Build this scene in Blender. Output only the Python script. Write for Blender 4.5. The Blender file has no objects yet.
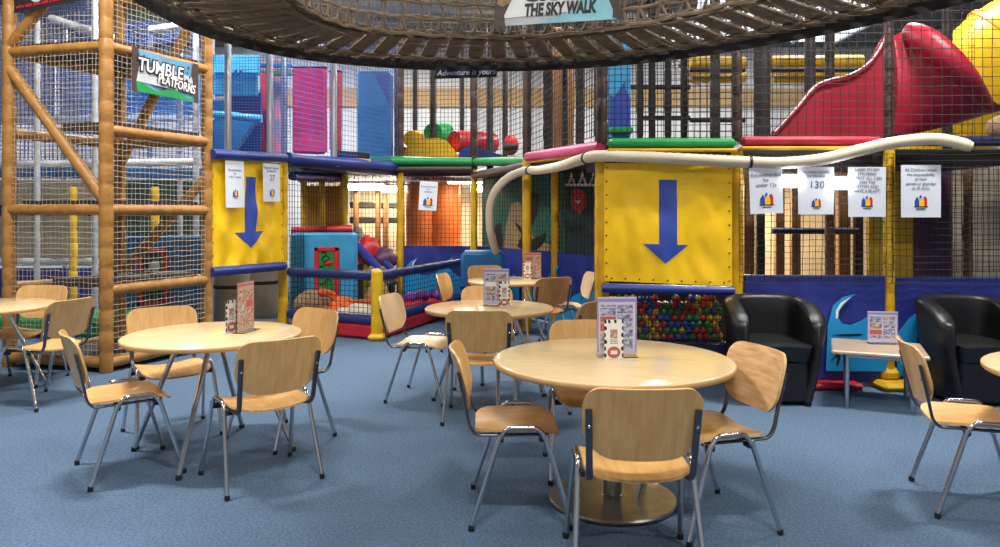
import bpy, math, random
from mathutils import Vector as V, Matrix, noise
from math import sin, cos, pi, atan2, radians as R
S = bpy.context.scene
COL = S.collection
F, HZ, CH = 730.0, 214.0, 1.49          # focal length in pixels, horizon row, eye height


def at(x, y, d):
    """world point seen at pixel (x, y) when it stands d metres in front of the camera"""
    return V(((x - 500) * d / F, d, CH - (y - HZ) * d / F))


def lin(c):
    c = c / 255.0
    return c / 12.92 if c <= .04045 else ((c + .055) / 1.055) ** 2.4


def rgb(r, g, b):
    return (lin(r), lin(g), lin(b), 1)


# ------------------------------------------------------------------ materials
def mat(name, col, rough=.5, metal=0.0, col2=None, scale=8.0, bump=0.0, bscale=40.0, stretch=None, emit=0.0, spec=None, trans=0.0):
    m = bpy.data.materials.new(name)
    m.use_nodes = True
    nt = m.node_tree
    b = nt.nodes['Principled BSDF']
    b.inputs['Base Color'].default_value = rgb(*col)
    b.inputs['Roughness'].default_value = rough
    b.inputs['Metallic'].default_value = metal
    if spec is not None:
        b.inputs['Specular IOR Level'].default_value = spec
    if trans:
        b.inputs['Transmission Weight'].default_value = trans
    if emit:
        b.inputs['Emission Color'].default_value = rgb(*col)
        b.inputs['Emission Strength'].default_value = emit
    tc = nt.nodes.new('ShaderNodeTexCoord')
    src = tc.outputs['Object']
    if stretch:
        mp = nt.nodes.new('ShaderNodeMapping')
        mp.inputs['Scale'].default_value = stretch
        nt.links.new(src, mp.inputs['Vector'])
        src = mp.outputs['Vector']
    if col2:
        n = nt.nodes.new('ShaderNodeTexNoise')
        n.inputs['Scale'].default_value = scale
        n.inputs['Detail'].default_value = 4
        nt.links.new(src, n.inputs['Vector'])
        r = nt.nodes.new('ShaderNodeValToRGB')
        r.color_ramp.elements[0].position = .35
        r.color_ramp.elements[1].position = .65
        r.color_ramp.elements[0].color = rgb(*col)
        r.color_ramp.elements[1].color = rgb(*col2)
        nt.links.new(n.outputs['Fac'], r.inputs['Fac'])
        nt.links.new(r.outputs['Color'], b.inputs['Base Color'])
    if bump:
        n = nt.nodes.new('ShaderNodeTexNoise')
        n.inputs['Scale'].default_value = bscale
        n.inputs['Detail'].default_value = 3
        nt.links.new(src, n.inputs['Vector'])
        bp = nt.nodes.new('ShaderNodeBump')
        bp.inputs['Strength'].default_value = bump
        bp.inputs['Distance'].default_value = .01
        nt.links.new(n.outputs['Fac'], bp.inputs['Height'])
        nt.links.new(bp.outputs['Normal'], b.inputs['Normal'])
    return m


def vinyl(name, col, rough=.42, k=.9):
    return mat(name, col, rough, 0, tuple(c * k for c in col), 5, .25, 14)


M = dict(
    carpet=mat('carpet', (78, 99, 124), .95, 0, (104, 126, 151), 70, .8, 160, spec=.1),
    laminate=mat('maple_laminate', (226, 198, 150), .13, 0, (233, 207, 162), 7, stretch=(1, 5, 1)),
    greywood=mat('greyed_wood_laminate', (178, 152, 124), .3, 0, (190, 166, 138), 6, stretch=(1, 6, 1)),
    edge=mat('beech_edge', (204, 160, 104), .35),
    ply=mat('beech_plywood', (211, 161, 98), .3, 0, (226, 181, 118), 5, stretch=(7, 1.2, 1.2)),
    plywavy=mat('wavy_grain_plywood', (206, 156, 98), .3, 0, (232, 196, 146), 3.2, stretch=(2.2, 2.2, 13)),
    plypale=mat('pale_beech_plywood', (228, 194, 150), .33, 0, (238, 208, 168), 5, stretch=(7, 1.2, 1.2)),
    plydark=mat('shaded_beech_plywood', (184, 130, 78), .36, 0, (200, 148, 94), 5, stretch=(7, 1.2, 1.2)),  # beech copy with backlit shade put into its colour
    chrome=mat('chrome', (208, 210, 214), .16, 1.0),
    steel=mat('brushed_steel', (176, 172, 164), .3, 1.0, (150, 146, 138), 12),
    darksteel=mat('dark_steel', (104, 106, 112), .28, .9),
    rubber=mat('black_rubber', (22, 22, 24), .6),
    leather=mat('black_leather', (16, 17, 20), .43, 0, (23, 24, 28), 4, .25, 30),
    gold=mat('golden_foam', (152, 104, 44), .5, 0, (172, 124, 62), 9, .5, 30),
    yellow=vinyl('yellow_vinyl', (255, 204, 14), .4, .96),
    yellowpad=vinyl('yellow_foam', (226, 178, 22), .45),
    blue=vinyl('blue_vinyl', (34, 56, 134), .4),
    arrow=mat('arrow_blue', (48, 74, 168), .5),
    navy=vinyl('navy_vinyl', (42, 54, 140), .42),
    railnavy=vinyl('rail_navy_vinyl', (34, 46, 106), .42),
    darknavy=vinyl('dark_navy_vinyl', (26, 34, 78), .5),
    wave=mat('wave_blue', (26, 146, 208), .45),
    dusty=vinyl('dusty_sky_print', (104, 160, 196), .45),
    skypale=vinyl('pale_sky_print', (150, 216, 232), .45),
    sky=vinyl('sky_blue_vinyl', (64, 168, 222), .45),
    midblue=vinyl('mid_blue_vinyl', (30, 108, 168), .45),
    white=mat('white_print', (238, 238, 236), .5),
    paper=mat('laminated_paper', (224, 230, 242), .3),
    black=mat('black_print', (18, 18, 20), .5),
    ink=mat('grey_ink', (92, 92, 112), .6),
    green=vinyl('green_vinyl', (24, 150, 74), .45),
    mustard=vinyl('mustard_vinyl', (196, 142, 26), .5),
    red=vinyl('red_vinyl', (188, 34, 44), .42),
    crimson=vinyl('crimson_vinyl', (172, 26, 52), .42),
    pink=vinyl('pink_vinyl', (206, 50, 120), .45),
    magenta=vinyl('magenta_vinyl', (204, 40, 110), .45),
    purple=vinyl('purple_vinyl', (72, 42, 100), .5),
    plum=vinyl('plum_vinyl', (82, 46, 82), .5),
    orange=vinyl('orange_vinyl', (220, 112, 44), .5),
    brown=vinyl('brown_foam', (70, 50, 44), .5),
    dark=mat('dark_frame', (36, 31, 30), .6),
    matbrown=vinyl('dark_brown_mat', (62, 44, 44), .55),
    blacknet=mat('black_net', (22, 20, 20), .8),
    beigenet=mat('beige_net', (180, 170, 150), .8),
    greynet=mat('grey_net', (112, 108, 100), .8),
    bluenet=mat('blue_net', (58, 92, 168), .8),
    rope=mat('brown_rope', (130, 112, 88), .9, 0, (106, 90, 70), 20, .6, 90),
    plank=mat('bridge_plank', (106, 88, 68), .8, 0, (86, 70, 54), 8, .5, 30),
    hose=mat('cream_hose', (208, 196, 172), .5),
    wallw=mat('white_cladding', (206, 206, 204), .7, 0, (192, 194, 196), 2),
    wallgrey=mat('grey_wall', (170, 172, 176), .8),
    walltan=mat('tan_band', (178, 146, 102), .7),
    cream=mat('cream_boards', (214, 190, 150), .6, 0, (198, 170, 128), 6, stretch=(8, 8, .6)),
    woodbrown=mat('brown_timber', (136, 96, 56), .6, 0, (116, 80, 46), 7, stretch=(6, 6, .6)),
    ceil=mat('ceiling_panel', (84, 82, 82), .85),
    grey=vinyl('grey_vinyl', (172, 158, 138), .5),
    silver=mat('silver_pole', (196, 200, 206), .28, .9),
    greypad=vinyl('pale_grey_foam', (172, 176, 182), .5),
    whitepad=vinyl('white_foam', (206, 210, 216), .5),
    lamp=mat('lamp_diffuser', (255, 244, 224), .5, emit=22),
    coollamp=mat('cool_lamp_diffuser', (235, 243, 255), .5, emit=12),
    panel=mat('ceiling_lamp_panel', (250, 250, 255), .5, emit=7),
    skyglow=mat('frosted_skylight', (236, 242, 250), .5, emit=1.6),
    acrylic=mat('clear_acrylic', (250, 250, 250), .05, trans=1.0),
    tan=mat('tan_plush', (140, 112, 82), .95, 0, (164, 136, 104), 30, .9, 70),
    orangeplush=mat('orange_plush', (226, 92, 36), .9, 0, (236, 120, 60), 30, .6, 70),
    whiteplush=mat('white_plush', (224, 218, 206), .95, 0, (206, 198, 186), 30, .6, 70),
    redtoy=mat('red_toy', (206, 36, 48), .5),
    purpletoy=mat('purple_toy', (138, 70, 176), .5),
    bred=mat('red_ball', (186, 46, 40), .35), bblue=mat('blue_ball', (36, 82, 170), .35),
    bgreen=mat('green_ball', (36, 138, 66), .35), byellow=mat('yellow_ball', (206, 172, 34), .35),
    lavpale=mat('pale_lavender_print', (204, 200, 226), .4), salmonpale=mat('pale_salmon_print', (186, 158, 148), .4),
    lav=mat('lavender_print', (146, 140, 196), .4), salmon=mat('salmon_print', (186, 96, 84), .4),
    photo=mat('photo_print', (120, 96, 92), .4, 0, (210, 196, 186), 60),
    photob=mat('blue_photo_print', (70, 82, 140), .4, 0, (206, 206, 210), 70),
    photor=mat('red_photo_print', (130, 62, 50), .4, 0, (214, 190, 172), 70),
    mural=mat('mural_print', (60, 150, 170), .5, 0, (236, 130, 150), 5),
    muralgreen=mat('mural_green', (52, 112, 92), .6), muraldark=mat('mural_dark', (34, 66, 64), .6),
    mazegreen=mat('maze_green', (36, 134, 70), .5),
    duct=mat('duct_metal', (170, 172, 176), .3, 1.0),
    chalk=mat('chalk_lettering', (190, 196, 224), .7),
)


# ------------------------------------------------------------------ mesh builder
class MB:
    def __init__(s):
        s.v, s.f, s.m, s.mi = [], [], [], 0

    def add(s, vs, fs):
        o = len(s.v)
        s.v += [tuple(p) for p in vs]
        s.f += [tuple(i + o for i in f) for f in fs]
        s.m += [s.mi] * len(fs)
        return s

    def box(s, c, size, bev=.008, mx=None):
        h = [x / 2 for x in size]
        b = min(bev, min(h) * .9)
        vs, ix = [], {}
        for sx in (-1, 1):
            for sy in (-1, 1):
                for sz in (-1, 1):
                    g = (sx, sy, sz)
                    for a in range(3):
                        p = [g[k] * (h[k] if k == a else h[k] - b) for k in range(3)]
                        ix[g + (a,)] = len(vs)
                        vs.append(V(p))
        fs = []
        for a in range(3):
            u, w = (a + 1) % 3, (a + 2) % 3
            for sg in (-1, 1):
                q = []
                for su, sw in ((-1, -1), (1, -1), (1, 1), (-1, 1)):
                    g = [0, 0, 0]; g[a] = sg; g[u] = su; g[w] = sw
                    q.append(ix[tuple(g) + (a,)])
                fs.append(q if sg > 0 else q[::-1])
            for su in (-1, 1):
                for sw in (-1, 1):
                    g0 = [0, 0, 0]; g1 = [0, 0, 0]
                    g0[a], g1[a] = -1, 1
                    g0[u] = g1[u] = su; g0[w] = g1[w] = sw
                    q = [ix[tuple(g0) + (u,)], ix[tuple(g1) + (u,)], ix[tuple(g1) + (w,)], ix[tuple(g0) + (w,)]]
                    fs.append(q if su * sw < 0 else q[::-1])
        for sx in (-1, 1):
            for sy in (-1, 1):
                for sz in (-1, 1):
                    t = [ix[(sx, sy, sz, a)] for a in range(3)]
                    fs.append(t if sx * sy * sz > 0 else t[::-1])
        c = V(c)
        return s.add([(mx @ p if mx else p) + c for p in vs], fs)

    def tube(s, pts, r, n=8, radii=None, caps=True, flat=1.0, closed=False):
        pts = [V(p) for p in pts]
        k = len(pts)
        if closed:
            caps = False
        t0 = ((pts[1] - pts[0]) if not closed else (pts[1] - pts[-1])).normalized()
        up = V((0, 0, 1)) if abs(t0.z) < .9 else V((0, 1, 0))
        nrm = (up - t0 * up.dot(t0)).normalized()
        vs, fs = [], []
        for i, p in enumerate(pts):
            if closed:
                t = pts[(i + 1) % k] - pts[i - 1]
            else:
                t = pts[min(i + 1, k - 1)] - pts[max(i - 1, 0)]
            t = t.normalized() if t.length > 1e-9 else t0
            nrm = nrm - t * nrm.dot(t)
            nrm = nrm.normalized() if nrm.length > 1e-6 else t.orthogonal().normalized()
            bi = t.cross(nrm)
            rr = radii[i] if radii else r
            for j in range(n):
                a = 2 * pi * j / n
                vs.append(p + nrm * (cos(a) * rr) + bi * (sin(a) * rr * flat))
        for i in range(k if closed else k - 1):
            i2 = (i + 1) % k
            for j in range(n):
                j2 = (j + 1) % n
                fs.append((i * n + j, i * n + j2, i2 * n + j2, i2 * n + j))
        if caps:
            fs.append(tuple(range(n))[::-1])
            fs.append(tuple((k - 1) * n + j for j in range(n)))
        return s.add(vs, fs)

    def lathe(s, prof, c=(0, 0, 0), n=32):
        vs, fs = [], []
        for r, z in prof:
            for j in range(n):
                a = 2 * pi * j / n
                vs.append((c[0] + r * cos(a), c[1] + r * sin(a), c[2] + z))
        for i in range(len(prof) - 1):
            for j in range(n):
                j2 = (j + 1) % n
                fs.append((i * n + j, i * n + j2, (i + 1) * n + j2, (i + 1) * n + j))
        fs.append(tuple(range(n))[::-1])
        fs.append(tuple((len(prof) - 1) * n + j for j in range(n)))
        return s.add(vs, fs)

    def ball(s, c, r, n=12, m=8, sq=(1, 1, 1), wob=0):
        vs, fs = [V((0, 0, 1))], []
        for i in range(1, m):
            for j in range(n):
                a, b = pi * i / m, 2 * pi * j / n
                vs.append(V((sin(a) * cos(b), sin(a) * sin(b), cos(a))))
        vs.append(V((0, 0, -1)))
        for j in range(n):
            fs.append((0, 1 + j, 1 + (j + 1) % n))
            e = 1 + (m - 2) * n
            fs.append((len(vs) - 1, e + (j + 1) % n, e + j))
        for i in range(m - 2):
            for j in range(n):
                a, b = 1 + i * n + j, 1 + i * n + (j + 1) % n
                fs.append((a, a + n, b + n, b))
        c = V(c)
        out = []
        for p in vs:
            k = 1 + (wob * noise.noise(p * 2.3 + c) if wob else 0)
            out.append(c + V((p.x * r * sq[0] * k, p.y * r * sq[1] * k, p.z * r * sq[2] * k)))
        return s.add(out, fs)

    def sheet(s, fn, nu, nv, th, nrm=None):
        """a grid fn(u, v) -> point with real thickness th along nrm"""
        A = [[V(fn(i / nu, j / nv)) for i in range(nu + 1)] for j in range(nv + 1)]
        if nrm is None:
            nrm = (A[0][nu] - A[0][0]).cross(A[nv][0] - A[0][0]).normalized()
        off = V(nrm) * th
        w = nu + 1
        N = w * (nv + 1)
        vs = [p for row in A for p in row] + [p - off for row in A for p in row]
        fs = []
        for j in range(nv):
            for i in range(nu):
                a = j * w + i
                fs.append((a, a + 1, a + w + 1, a + w))
                fs.append((N + a, N + a + w, N + a + w + 1, N + a + 1))
        bd = [i for i in range(w)] + [j * w + nu for j in range(1, nv + 1)] + [nv * w + i for i in range(nu - 1, -1, -1)] + [j * w for j in range(nv - 1, 0, -1)]
        for a, b in zip(bd, bd[1:] + bd[:1]):
            fs.append((b, a, N + a, N + b))
        return s.add(vs, fs)

    def prism(s, pts, ext):
        """planar outline (3D points) extruded by the vector ext"""
        n = len(pts)
        pts = [V(p) for p in pts]
        ext = V(ext)
        return s.add(pts + [p + ext for p in pts],
                     [tuple(range(n)), tuple(range(2 * n - 1, n - 1, -1))] + [((i + 1) % n, i, n + i, n + (i + 1) % n) for i in range(n)])

    def shell(s, outline, fn, th, rings=5):
        """rounded 2D outline mapped through fn(x, y) -> point with thickness th along +normal"""
        n = len(outline)
        L = [(0, 0, 0)]
        vs2 = [(0.0, 0.0)]
        for k in range(1, rings + 1):
            vs2 += [(x * k / rings, y * k / rings) for x, y in outline]
        e = .002
        top, bot = [], []
        for x, y in vs2:
            p = V(fn(x, y))
            nn = (V(fn(x + e, y)) - p).cross(V(fn(x, y + e)) - p).normalized()
            top.append(p + nn * th / 2)
            bot.append(p - nn * th / 2)
        N = len(vs2)
        fs = []
        for j in range(n):
            j2 = (j + 1) % n
            fs.append((0, 1 + j, 1 + j2)); fs.append((N, N + 1 + j2, N + 1 + j))
            for k in range(rings - 1):
                a, b, c, d = 1 + k * n + j, 1 + k * n + j2, 1 + (k + 1) * n + j2, 1 + (k + 1) * n + j
                fs.append((a, d, c, b)); fs.append((N + a, N + b, N + c, N + d))
            a, b = 1 + (rings - 1) * n + j, 1 + (rings - 1) * n + j2
            fs.append((a, N + a, N + b, b))
        return s.add(top + bot, fs)

    def net(s, P, nu, nv, r, seg=6, jit=.004, sag=None, seed=1):
        """knotted net: strands as thin three-sided cords over the patch P(u, v)"""
        rd = random.Random(seed)

        def q(u, v):
            p = V(P(u, v))
            if sag:
                p = p + V(sag) * (sin(pi * u) * sin(pi * v))
            return p + V((rd.uniform(-jit, jit), rd.uniform(-jit, jit), rd.uniform(-jit, jit)))
        for i in range(nu + 1):
            s.tube([q(i / nu, k / seg) for k in range(seg + 1)], r, 3, caps=False)
        for j in range(nv + 1):
            s.tube([q(k / seg, j / nv) for k in range(seg + 1)], r, 3, caps=False)
        return s

    def pad(s, a, b, r, seg=.2, n=10, lump=.06, groove=.9, seed=0):
        """a foam sleeved pole with a tie groove every seg metres"""
        a, b = V(a), V(b)
        L = (b - a).length
        k = max(1, round(L / seg))
        rd = random.Random(seed + int(L * 977))
        pts, rad = [], []
        for i in range(k):
            rr = r * (1 + rd.uniform(-lump, lump))
            for t, g in ((.0, groove), (.09, 1), (.5, 1.03), (.91, 1)):
                pts.append(a.lerp(b, (i + t) / k)); rad.append(rr * g)
        pts.append(b); rad.append(r * groove)
        return s.tube(pts, r, n, rad)

    def build(s, name, m, parent=None, smooth=None, loc=None):
        me = bpy.data.meshes.new(name)
        me.from_pydata(s.v, [], s.f)
        ms = m if isinstance(m, (list, tuple)) else [m]
        for x in ms:
            me.materials.append(M[x] if isinstance(x, str) else x)
        if len(ms) > 1:
            me.polygons.foreach_set('material_index', s.m)
        if smooth is not None:
            me.polygons.foreach_set('use_smooth', [True] * len(me.polygons))
            me.set_sharp_from_angle(angle=R(smooth))
        me.update()
        o = bpy.data.objects.new(name, me)
        COL.objects.link(o)
        if parent is not None:
            join(o, parent)
        if loc is not None:
            o.location = loc
        return o


def join(o, parent):
    o.parent = parent
    inv = parent.get('_w')
    p, t = parent, V((0, 0, 0))
    while p is not None:
        if p.get('worldparts'):
            t = V(p.location)
            break
        p = p.parent
    if parent.get('worldparts'):
        o.matrix_parent_inverse = Matrix.Translation(-t)
    return o


def thing(name, label, cat, loc=(0, 0, 0), group=None, world=False, rz=0):
    o = bpy.data.objects.new(name, None)
    o.empty_display_size = .1
    COL.objects.link(o)
    o.location = loc
    o.rotation_euler.z = rz
    if world:
        o['worldparts'] = 1
    return tag(o, label, cat, group)


def tag(o, label, cat, group=None, kind=None):
    o['label'], o['category'] = label, cat
    if group:
        o['group'] = group
    if kind:
        o['kind'] = kind
    return o


def struct(o):
    o['kind'] = 'structure'
    return o


def dup(o, parent=None):
    c = o.copy()
    COL.objects.link(c)
    if parent is not None:
        c.parent = parent
    for ch in list(o.children):
        dup(ch, c)
    return c


def text(name, body, size, m, parent, origin, xdir, ydir, bold=0.0, ext=.0006, align='CENTER', line=1.0, shear=0.0, xs=1.0):
    cu = bpy.data.curves.new(name, 'FONT')
    cu.body = body
    cu.size = size
    cu.align_x, cu.align_y = align, 'CENTER'
    cu.extrude = ext
    cu.offset = bold
    cu.space_line = line
    cu.shear = shear
    cu.resolution_u = 3
    cu.materials.append(M[m])
    o = bpy.data.objects.new(name, cu)
    COL.objects.link(o)
    x, y = V(xdir).normalized(), V(ydir)
    y = (y - x * x.dot(y)).normalized()
    z = x.cross(y)
    mx = Matrix((x * xs, y, z)).transposed().to_4x4()
    mx.translation = V(origin)
    if parent is not None:
        o.parent = parent
        if parent.get('worldparts'):
            o.matrix_parent_inverse = Matrix.Translation(-V(parent.location))
    o.matrix_basis = mx
    me = bpy.data.meshes.new_from_object(o.evaluated_get(bpy.context.evaluated_depsgraph_get()))
    me.name = name
    q = bpy.data.objects.new(name, me)
    COL.objects.link(q)
    q.parent = o.parent
    q.matrix_parent_inverse = o.matrix_parent_inverse
    q.matrix_basis = mx
    bpy.data.objects.remove(o)
    q.name = name
    return q


def quad(a, b, c, d):
    """bilinear patch: a at (0,0), b at (1,0), c at (1,1), d at (0,1)"""
    a, b, c, d = V(a), V(b), V(c), V(d)
    return lambda u, v: a.lerp(b, u).lerp(d.lerp(c, u), v)


def spline(pts, k=6):
    pts = [V(p) for p in pts]
    out = []
    for i in range(len(pts) - 1):
        p0, p1, p2, p3 = pts[max(i - 1, 0)], pts[i], pts[i + 1], pts[min(i + 2, len(pts) - 1)]
        for j in range(k):
            t = j / k
            out.append(.5 * ((2 * p1) + (p2 - p0) * t + (2 * p0 - 5 * p1 + 4 * p2 - p3) * t * t + (3 * p1 - p0 - 3 * p2 + p3) * t ** 3))
    out.append(pts[-1])
    return out


def fillet(pts, r, k=4):
    """polyline with rounded corners"""
    pts = [V(p) for p in pts]
    out = [pts[0]]
    for a, b, c in zip(pts, pts[1:], pts[2:]):
        d1, d2 = (a - b), (c - b)
        q = min(r, d1.length * .49, d2.length * .49)
        p1, p2 = b + d1.normalized() * q, b + d2.normalized() * q
        for i in range(k + 1):
            t = i / k
            out.append(p1.lerp(b, t).lerp(b.lerp(p2, t), t))
    out.append(pts[-1])
    return out


def rrect(w, h, rt, rb, k=6):
    """rounded rectangle outline centred on 0, rt top corner radius, rb bottom"""
    out = []
    for cx, cy, r, a0 in ((w / 2 - rt, h / 2 - rt, rt, 0), (-w / 2 + rt, h / 2 - rt, rt, 90), (-w / 2 + rb, -h / 2 + rb, rb, 180), (w / 2 - rb, -h / 2 + rb, rb, 270)):
        for i in range(k + 1):
            a = R(a0 + 90 * i / k)
            out.append((cx + r * cos(a), cy + r * sin(a)))
    # extra points on the long sides
    res = []
    for p, q in zip(out, out[1:] + out[:1]):
        res.append(p)
        d = math.hypot(q[0] - p[0], q[1] - p[1])
        if d > .06:
            m = int(d / .04)
            res += [(p[0] + (q[0] - p[0]) * i / m, p[1] + (q[1] - p[1]) * i / m) for i in range(1, m)]
    return res


# ------------------------------------------------------------------ the hall
CEIL = 5.6
fl = MB().box((0, 6, -.05), (22, 30, .1), 0).build('floor', 'carpet'); struct(fl)
struct(MB().box((0, 6, CEIL + .05), (22, 30, .1), 0).build('ceiling', 'ceil'))
b = MB()
b.box((0, 18.05, CEIL / 2), (22, .1, CEIL), 0)
for i in range(72):
    b.box((-10.8 + i * .3, 17.985, CEIL / 2), (.05, .04, CEIL), .004)
struct(b.build('wall_back', 'wallw'))
struct(MB().box((0, 17.94, 4.35), (22, .06, .45), .01).build('trim_1', 'walltan'))
struct(MB().box((-9.85, 6, CEIL / 2), (.1, 30, CEIL), 0).build('wall_left', 'wallgrey'))
struct(MB().box((9.85, 6, CEIL / 2), (.1, 30, CEIL), 0).build('wall_right', 'wallgrey'))
struct(MB().box((0, -4.05, CEIL / 2), (22, .1, CEIL), 0).build('wall_front', 'wallgrey'))


def ceiling_lamp(x, y, w, d, power, color=(1, .965, .91), label=None):
    t = thing('ceiling_light', label or 'flat bright ceiling light panel high over the play hall', 'ceiling light', (x, y, CEIL), 'ceiling light panels')
    MB().box((0, 0, -.03), (w + .08, d + .08, .06), .01).build('housing', 'whitepad', t)
    MB().box((0, 0, -.065), (w, d, .02), .004).build('diffuser', 'panel', t)
    la = bpy.data.lights.new('ceiling_light_glow', 'AREA')
    la.shape, la.size, la.size_y, la.energy, la.color = 'RECTANGLE', w, d, power, color
    lo = bpy.data.objects.new('ceiling_light_glow', la)
    COL.objects.link(lo)
    lo.location = (x, y, CEIL - .09)
    return t


for x, y, p in ((-3.0, 4.7, 330), (3.5, 4.9, 330), (.3, .5, 240), (-4.6, .6, 110), (4.6, .8, 110), (-1.6, 8.2, 190), (-4.8, 10.4, 220),
                (1.2, 10.5, 190), (4.7, 8.8, 170), (-1.8, 14.2, 450), (3.6, 13.4, 450), (-6.5, 14.5, 320)):
    ceiling_lamp(x, y, 1.2, .35, p)


for x, y, lab in ((4.6, 15.2, 'bright frosted skylight over the yellow roof beams'), (6.9, 15.2, 'bright frosted skylight above the crimson slide'), (-5.2, 15.6, 'bright frosted skylight above the distant blue structure')):
    t = thing('skylight', lab, 'skylight', (x, y, CEIL), 'frosted skylights')
    MB().box((0, 0, -.03), (2.0, 4.0, .05), .01).build('frosted_pane', 'skyglow', t)
    for sx in (-1, 0, 1):
        MB().box((sx * 1.0, 0, -.05), (.06, 4.06, .1), .01).build('glazing_bar', 'whitepad', t)


# ------------------------------------------------------------------ chairs
BY0 = -.295


def make_chair(ply):
    t = thing('cafe_chair', 'x', 'chair', group='beech plywood cafe chairs')
    # seat
    so = rrect(.43, .41, .07, .09)

    def sf(x, y):
        z = .456 - .028 * max(0, (y - .10) / .105) ** 2 - .016 * (1 - (x / .21) ** 2) * (1 + max(0, -y) * 4)
        return (x, y, z)
    MB().shell(so, sf, .012).build('seat', ply, t, 35)
    bo = [(x, y) for x, y in rrect(.465, .283, .075, .115)]

    def bf(x, y):
        yy = y
        if y < 0:                      # lower corners taper
            x = x * (1 - .05 * (y / .142) ** 2)
            yy -= .014 * (1 - (x / .235) ** 2) * (y / -.142)
        return (-x, BY0 - .075 * yy / .283 + .05 * (x / .235) ** 2, .683 + yy)
    MB().shell(bo, bf, .012).build('backrest', ply, t, 35)
    for sx in (-1, 1):
        hoop = fillet([(sx * .236, -.085, .42), (sx * .234, -.055, .474), (sx * .234, .1, .474), (sx * .236, .13, .42)], .035, 5)
        MB().tube(hoop, .011, 8).build('side_rail', 'chrome', t, 60)
        for ya, yb in ((-.083, -.218), (.128, .255)):
            lg = MB().tube([(sx * .236, ya, .44), (sx * .262, yb, .02)], .0125, 8).build('leg', 'chrome', t, 60)
            MB().lathe([(.013, 0), (.015, .004), (.015, .02), (.0125, .028)], (sx * .2625, yb - .002, 0), 10).build('rubber_foot', 'rubber', lg, 40)
        up = fillet([(sx * .196, .15, .432), (sx * .2, -.198, .432), (sx * .203, -.228, .47), (sx * .207, -.254, .60), (sx * .212, -.286, .735)], .035, 5)
        MB().tube(up, .0075, 10, flat=1.9).build('back_upright', 'darksteel', t, 60)  # chrome tubes, their dark reflections put into the steel colour
        MB().ball((sx * .2095, -.279, .665), .007, 8, 6, (1, .6, 1)).build('bolt', 'chrome', t, 80)
        for yb in (.115, -.08):
            MB().box((sx * .212, yb, .418), (.05, .026, .028), .006).build('bracket', 'rubber', t)
    for yb in (.14, -.08):
        MB().tube([(-.2, yb, .43), (.2, yb, .43)], .01, 8).build('cross_bar', 'darksteel', t, 60)
    return t


PROTO = {}
CH_GRP = 'beech plywood cafe chairs'


def chair(cx, cy, fx, fy, label, ply='ply'):
    if ply not in PROTO:
        PROTO[ply] = make_chair(ply)
        o = PROTO[ply]
    else:
        o = dup(PROTO[ply])
    o.location = (cx, cy, 0)
    o.rotation_euler.z = atan2(fy, fx) - pi / 2
    o['label'] = label
    return o


# table 1: the pedestal table
chair(.56, 3.10, .02, 1, 'beech chair nearest the camera with its back turned, tucked at the pedestal table')
chair(.08, 3.70, 1, .02, 'beech chair seen side-on, seat under the near edge of the pedestal table', 'ply')
chair(1.02, 3.585, -.962, -.27, 'beech chair with swirling grain on its backrest, facing the pedestal table', 'plywavy')
chair(.54, 4.27, 0, -1, 'beech chair on the far side of the pedestal table, behind the menu stand', 'ply')
# table 2: chrome legged table by the tower
chair(-2.18, 4.26, .80, .60, 'beech chair seen side-on at the chrome-legged table below the tower')
chair(-1.345, 4.13, -.61, .79, 'beech chair with back turned at the table below the climbing tower')
chair(-2.24, 4.98, .60, -.80, 'beech chair standing against the dark tower mat behind the chrome-legged table')
chair(-1.45, 4.88, -.6, -.8, 'beech chair at the table below the tower, in front of the toddler pen')
# table 3
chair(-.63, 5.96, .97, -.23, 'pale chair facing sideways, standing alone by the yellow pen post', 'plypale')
chair(-.13, 5.34, .06, 1, 'beech chair with back turned at the middle small table', 'ply')
chair(-.12, 6.42, .0, -1, 'beech chair behind the menu stand on the middle small table')
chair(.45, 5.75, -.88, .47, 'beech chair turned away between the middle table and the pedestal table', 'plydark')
# table 4
chair(-.36, 8.08, .96, -.2, 'beech chair seen edge-on beside the farthest table, near the pen rail')
chair(-.12, 9.15, .25, -.97, 'beech chair in front of the blue padded box at the farthest table')
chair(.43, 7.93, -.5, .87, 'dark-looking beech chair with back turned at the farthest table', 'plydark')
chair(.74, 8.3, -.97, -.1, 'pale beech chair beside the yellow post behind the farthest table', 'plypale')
# table 5
chair(-3.63, 5.80, -.96, .26, 'beech chair leaning away in front of the tower corner post')
chair(-4.24, 6.5, .02, -1, 'yellowish beech chair facing out between table and tower net')
# table 6
chair(2.43, 3.76, .955, -.295, 'beech chair facing the cut-off table near the armchairs')


# ------------------------------------------------------------------ tables
def table_top(parent, r):
    prof = [(r - .02, .708), (r - .006, .71), (r, .718), (r, .732), (r - .005, .738), (r - .014, .74)]
    b = MB().lathe(prof, (0, 0, 0), 72)
    n = len(b.f)
    b.m = [1 if i < 72 * 4 else 0 for i in range(n - 2)] + [1, 0]
    return b.build('tabletop', ['laminate', 'edge'], parent, 40)


t = thing('pedestal_table', 'large round maple table on a steel pedestal with disc base', 'table', (.585, 3.80, 0), 'round maple cafe tables')
table_top(t, .62)
MB().lathe([(.315, .004), (.33, .008), (.33, .018), (.322, .026), (.06, .032)], (0, 0, 0), 64).build('base_plate', 'steel', t, 40)
MB().lathe([(.056, .03), (.056, .036), (.05, .04), (.05, .68)], (0, 0, 0), 28).build('pillar', 'steel', t, 40)
MB().box((0, 0, .695), (.5, .08, .026), .005).box((0, 0, .694), (.08, .5, .024), .005).build('top_bracket', 'darksteel', t)
for i in range(4):
    a = pi / 4 + i * pi / 2
    MB().lathe([(.018, 0), (.02, .003), (.02, .008)], (.29 * cos(a), .29 * sin(a), 0), 10).build('levelling_foot', 'rubber', t)


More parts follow.
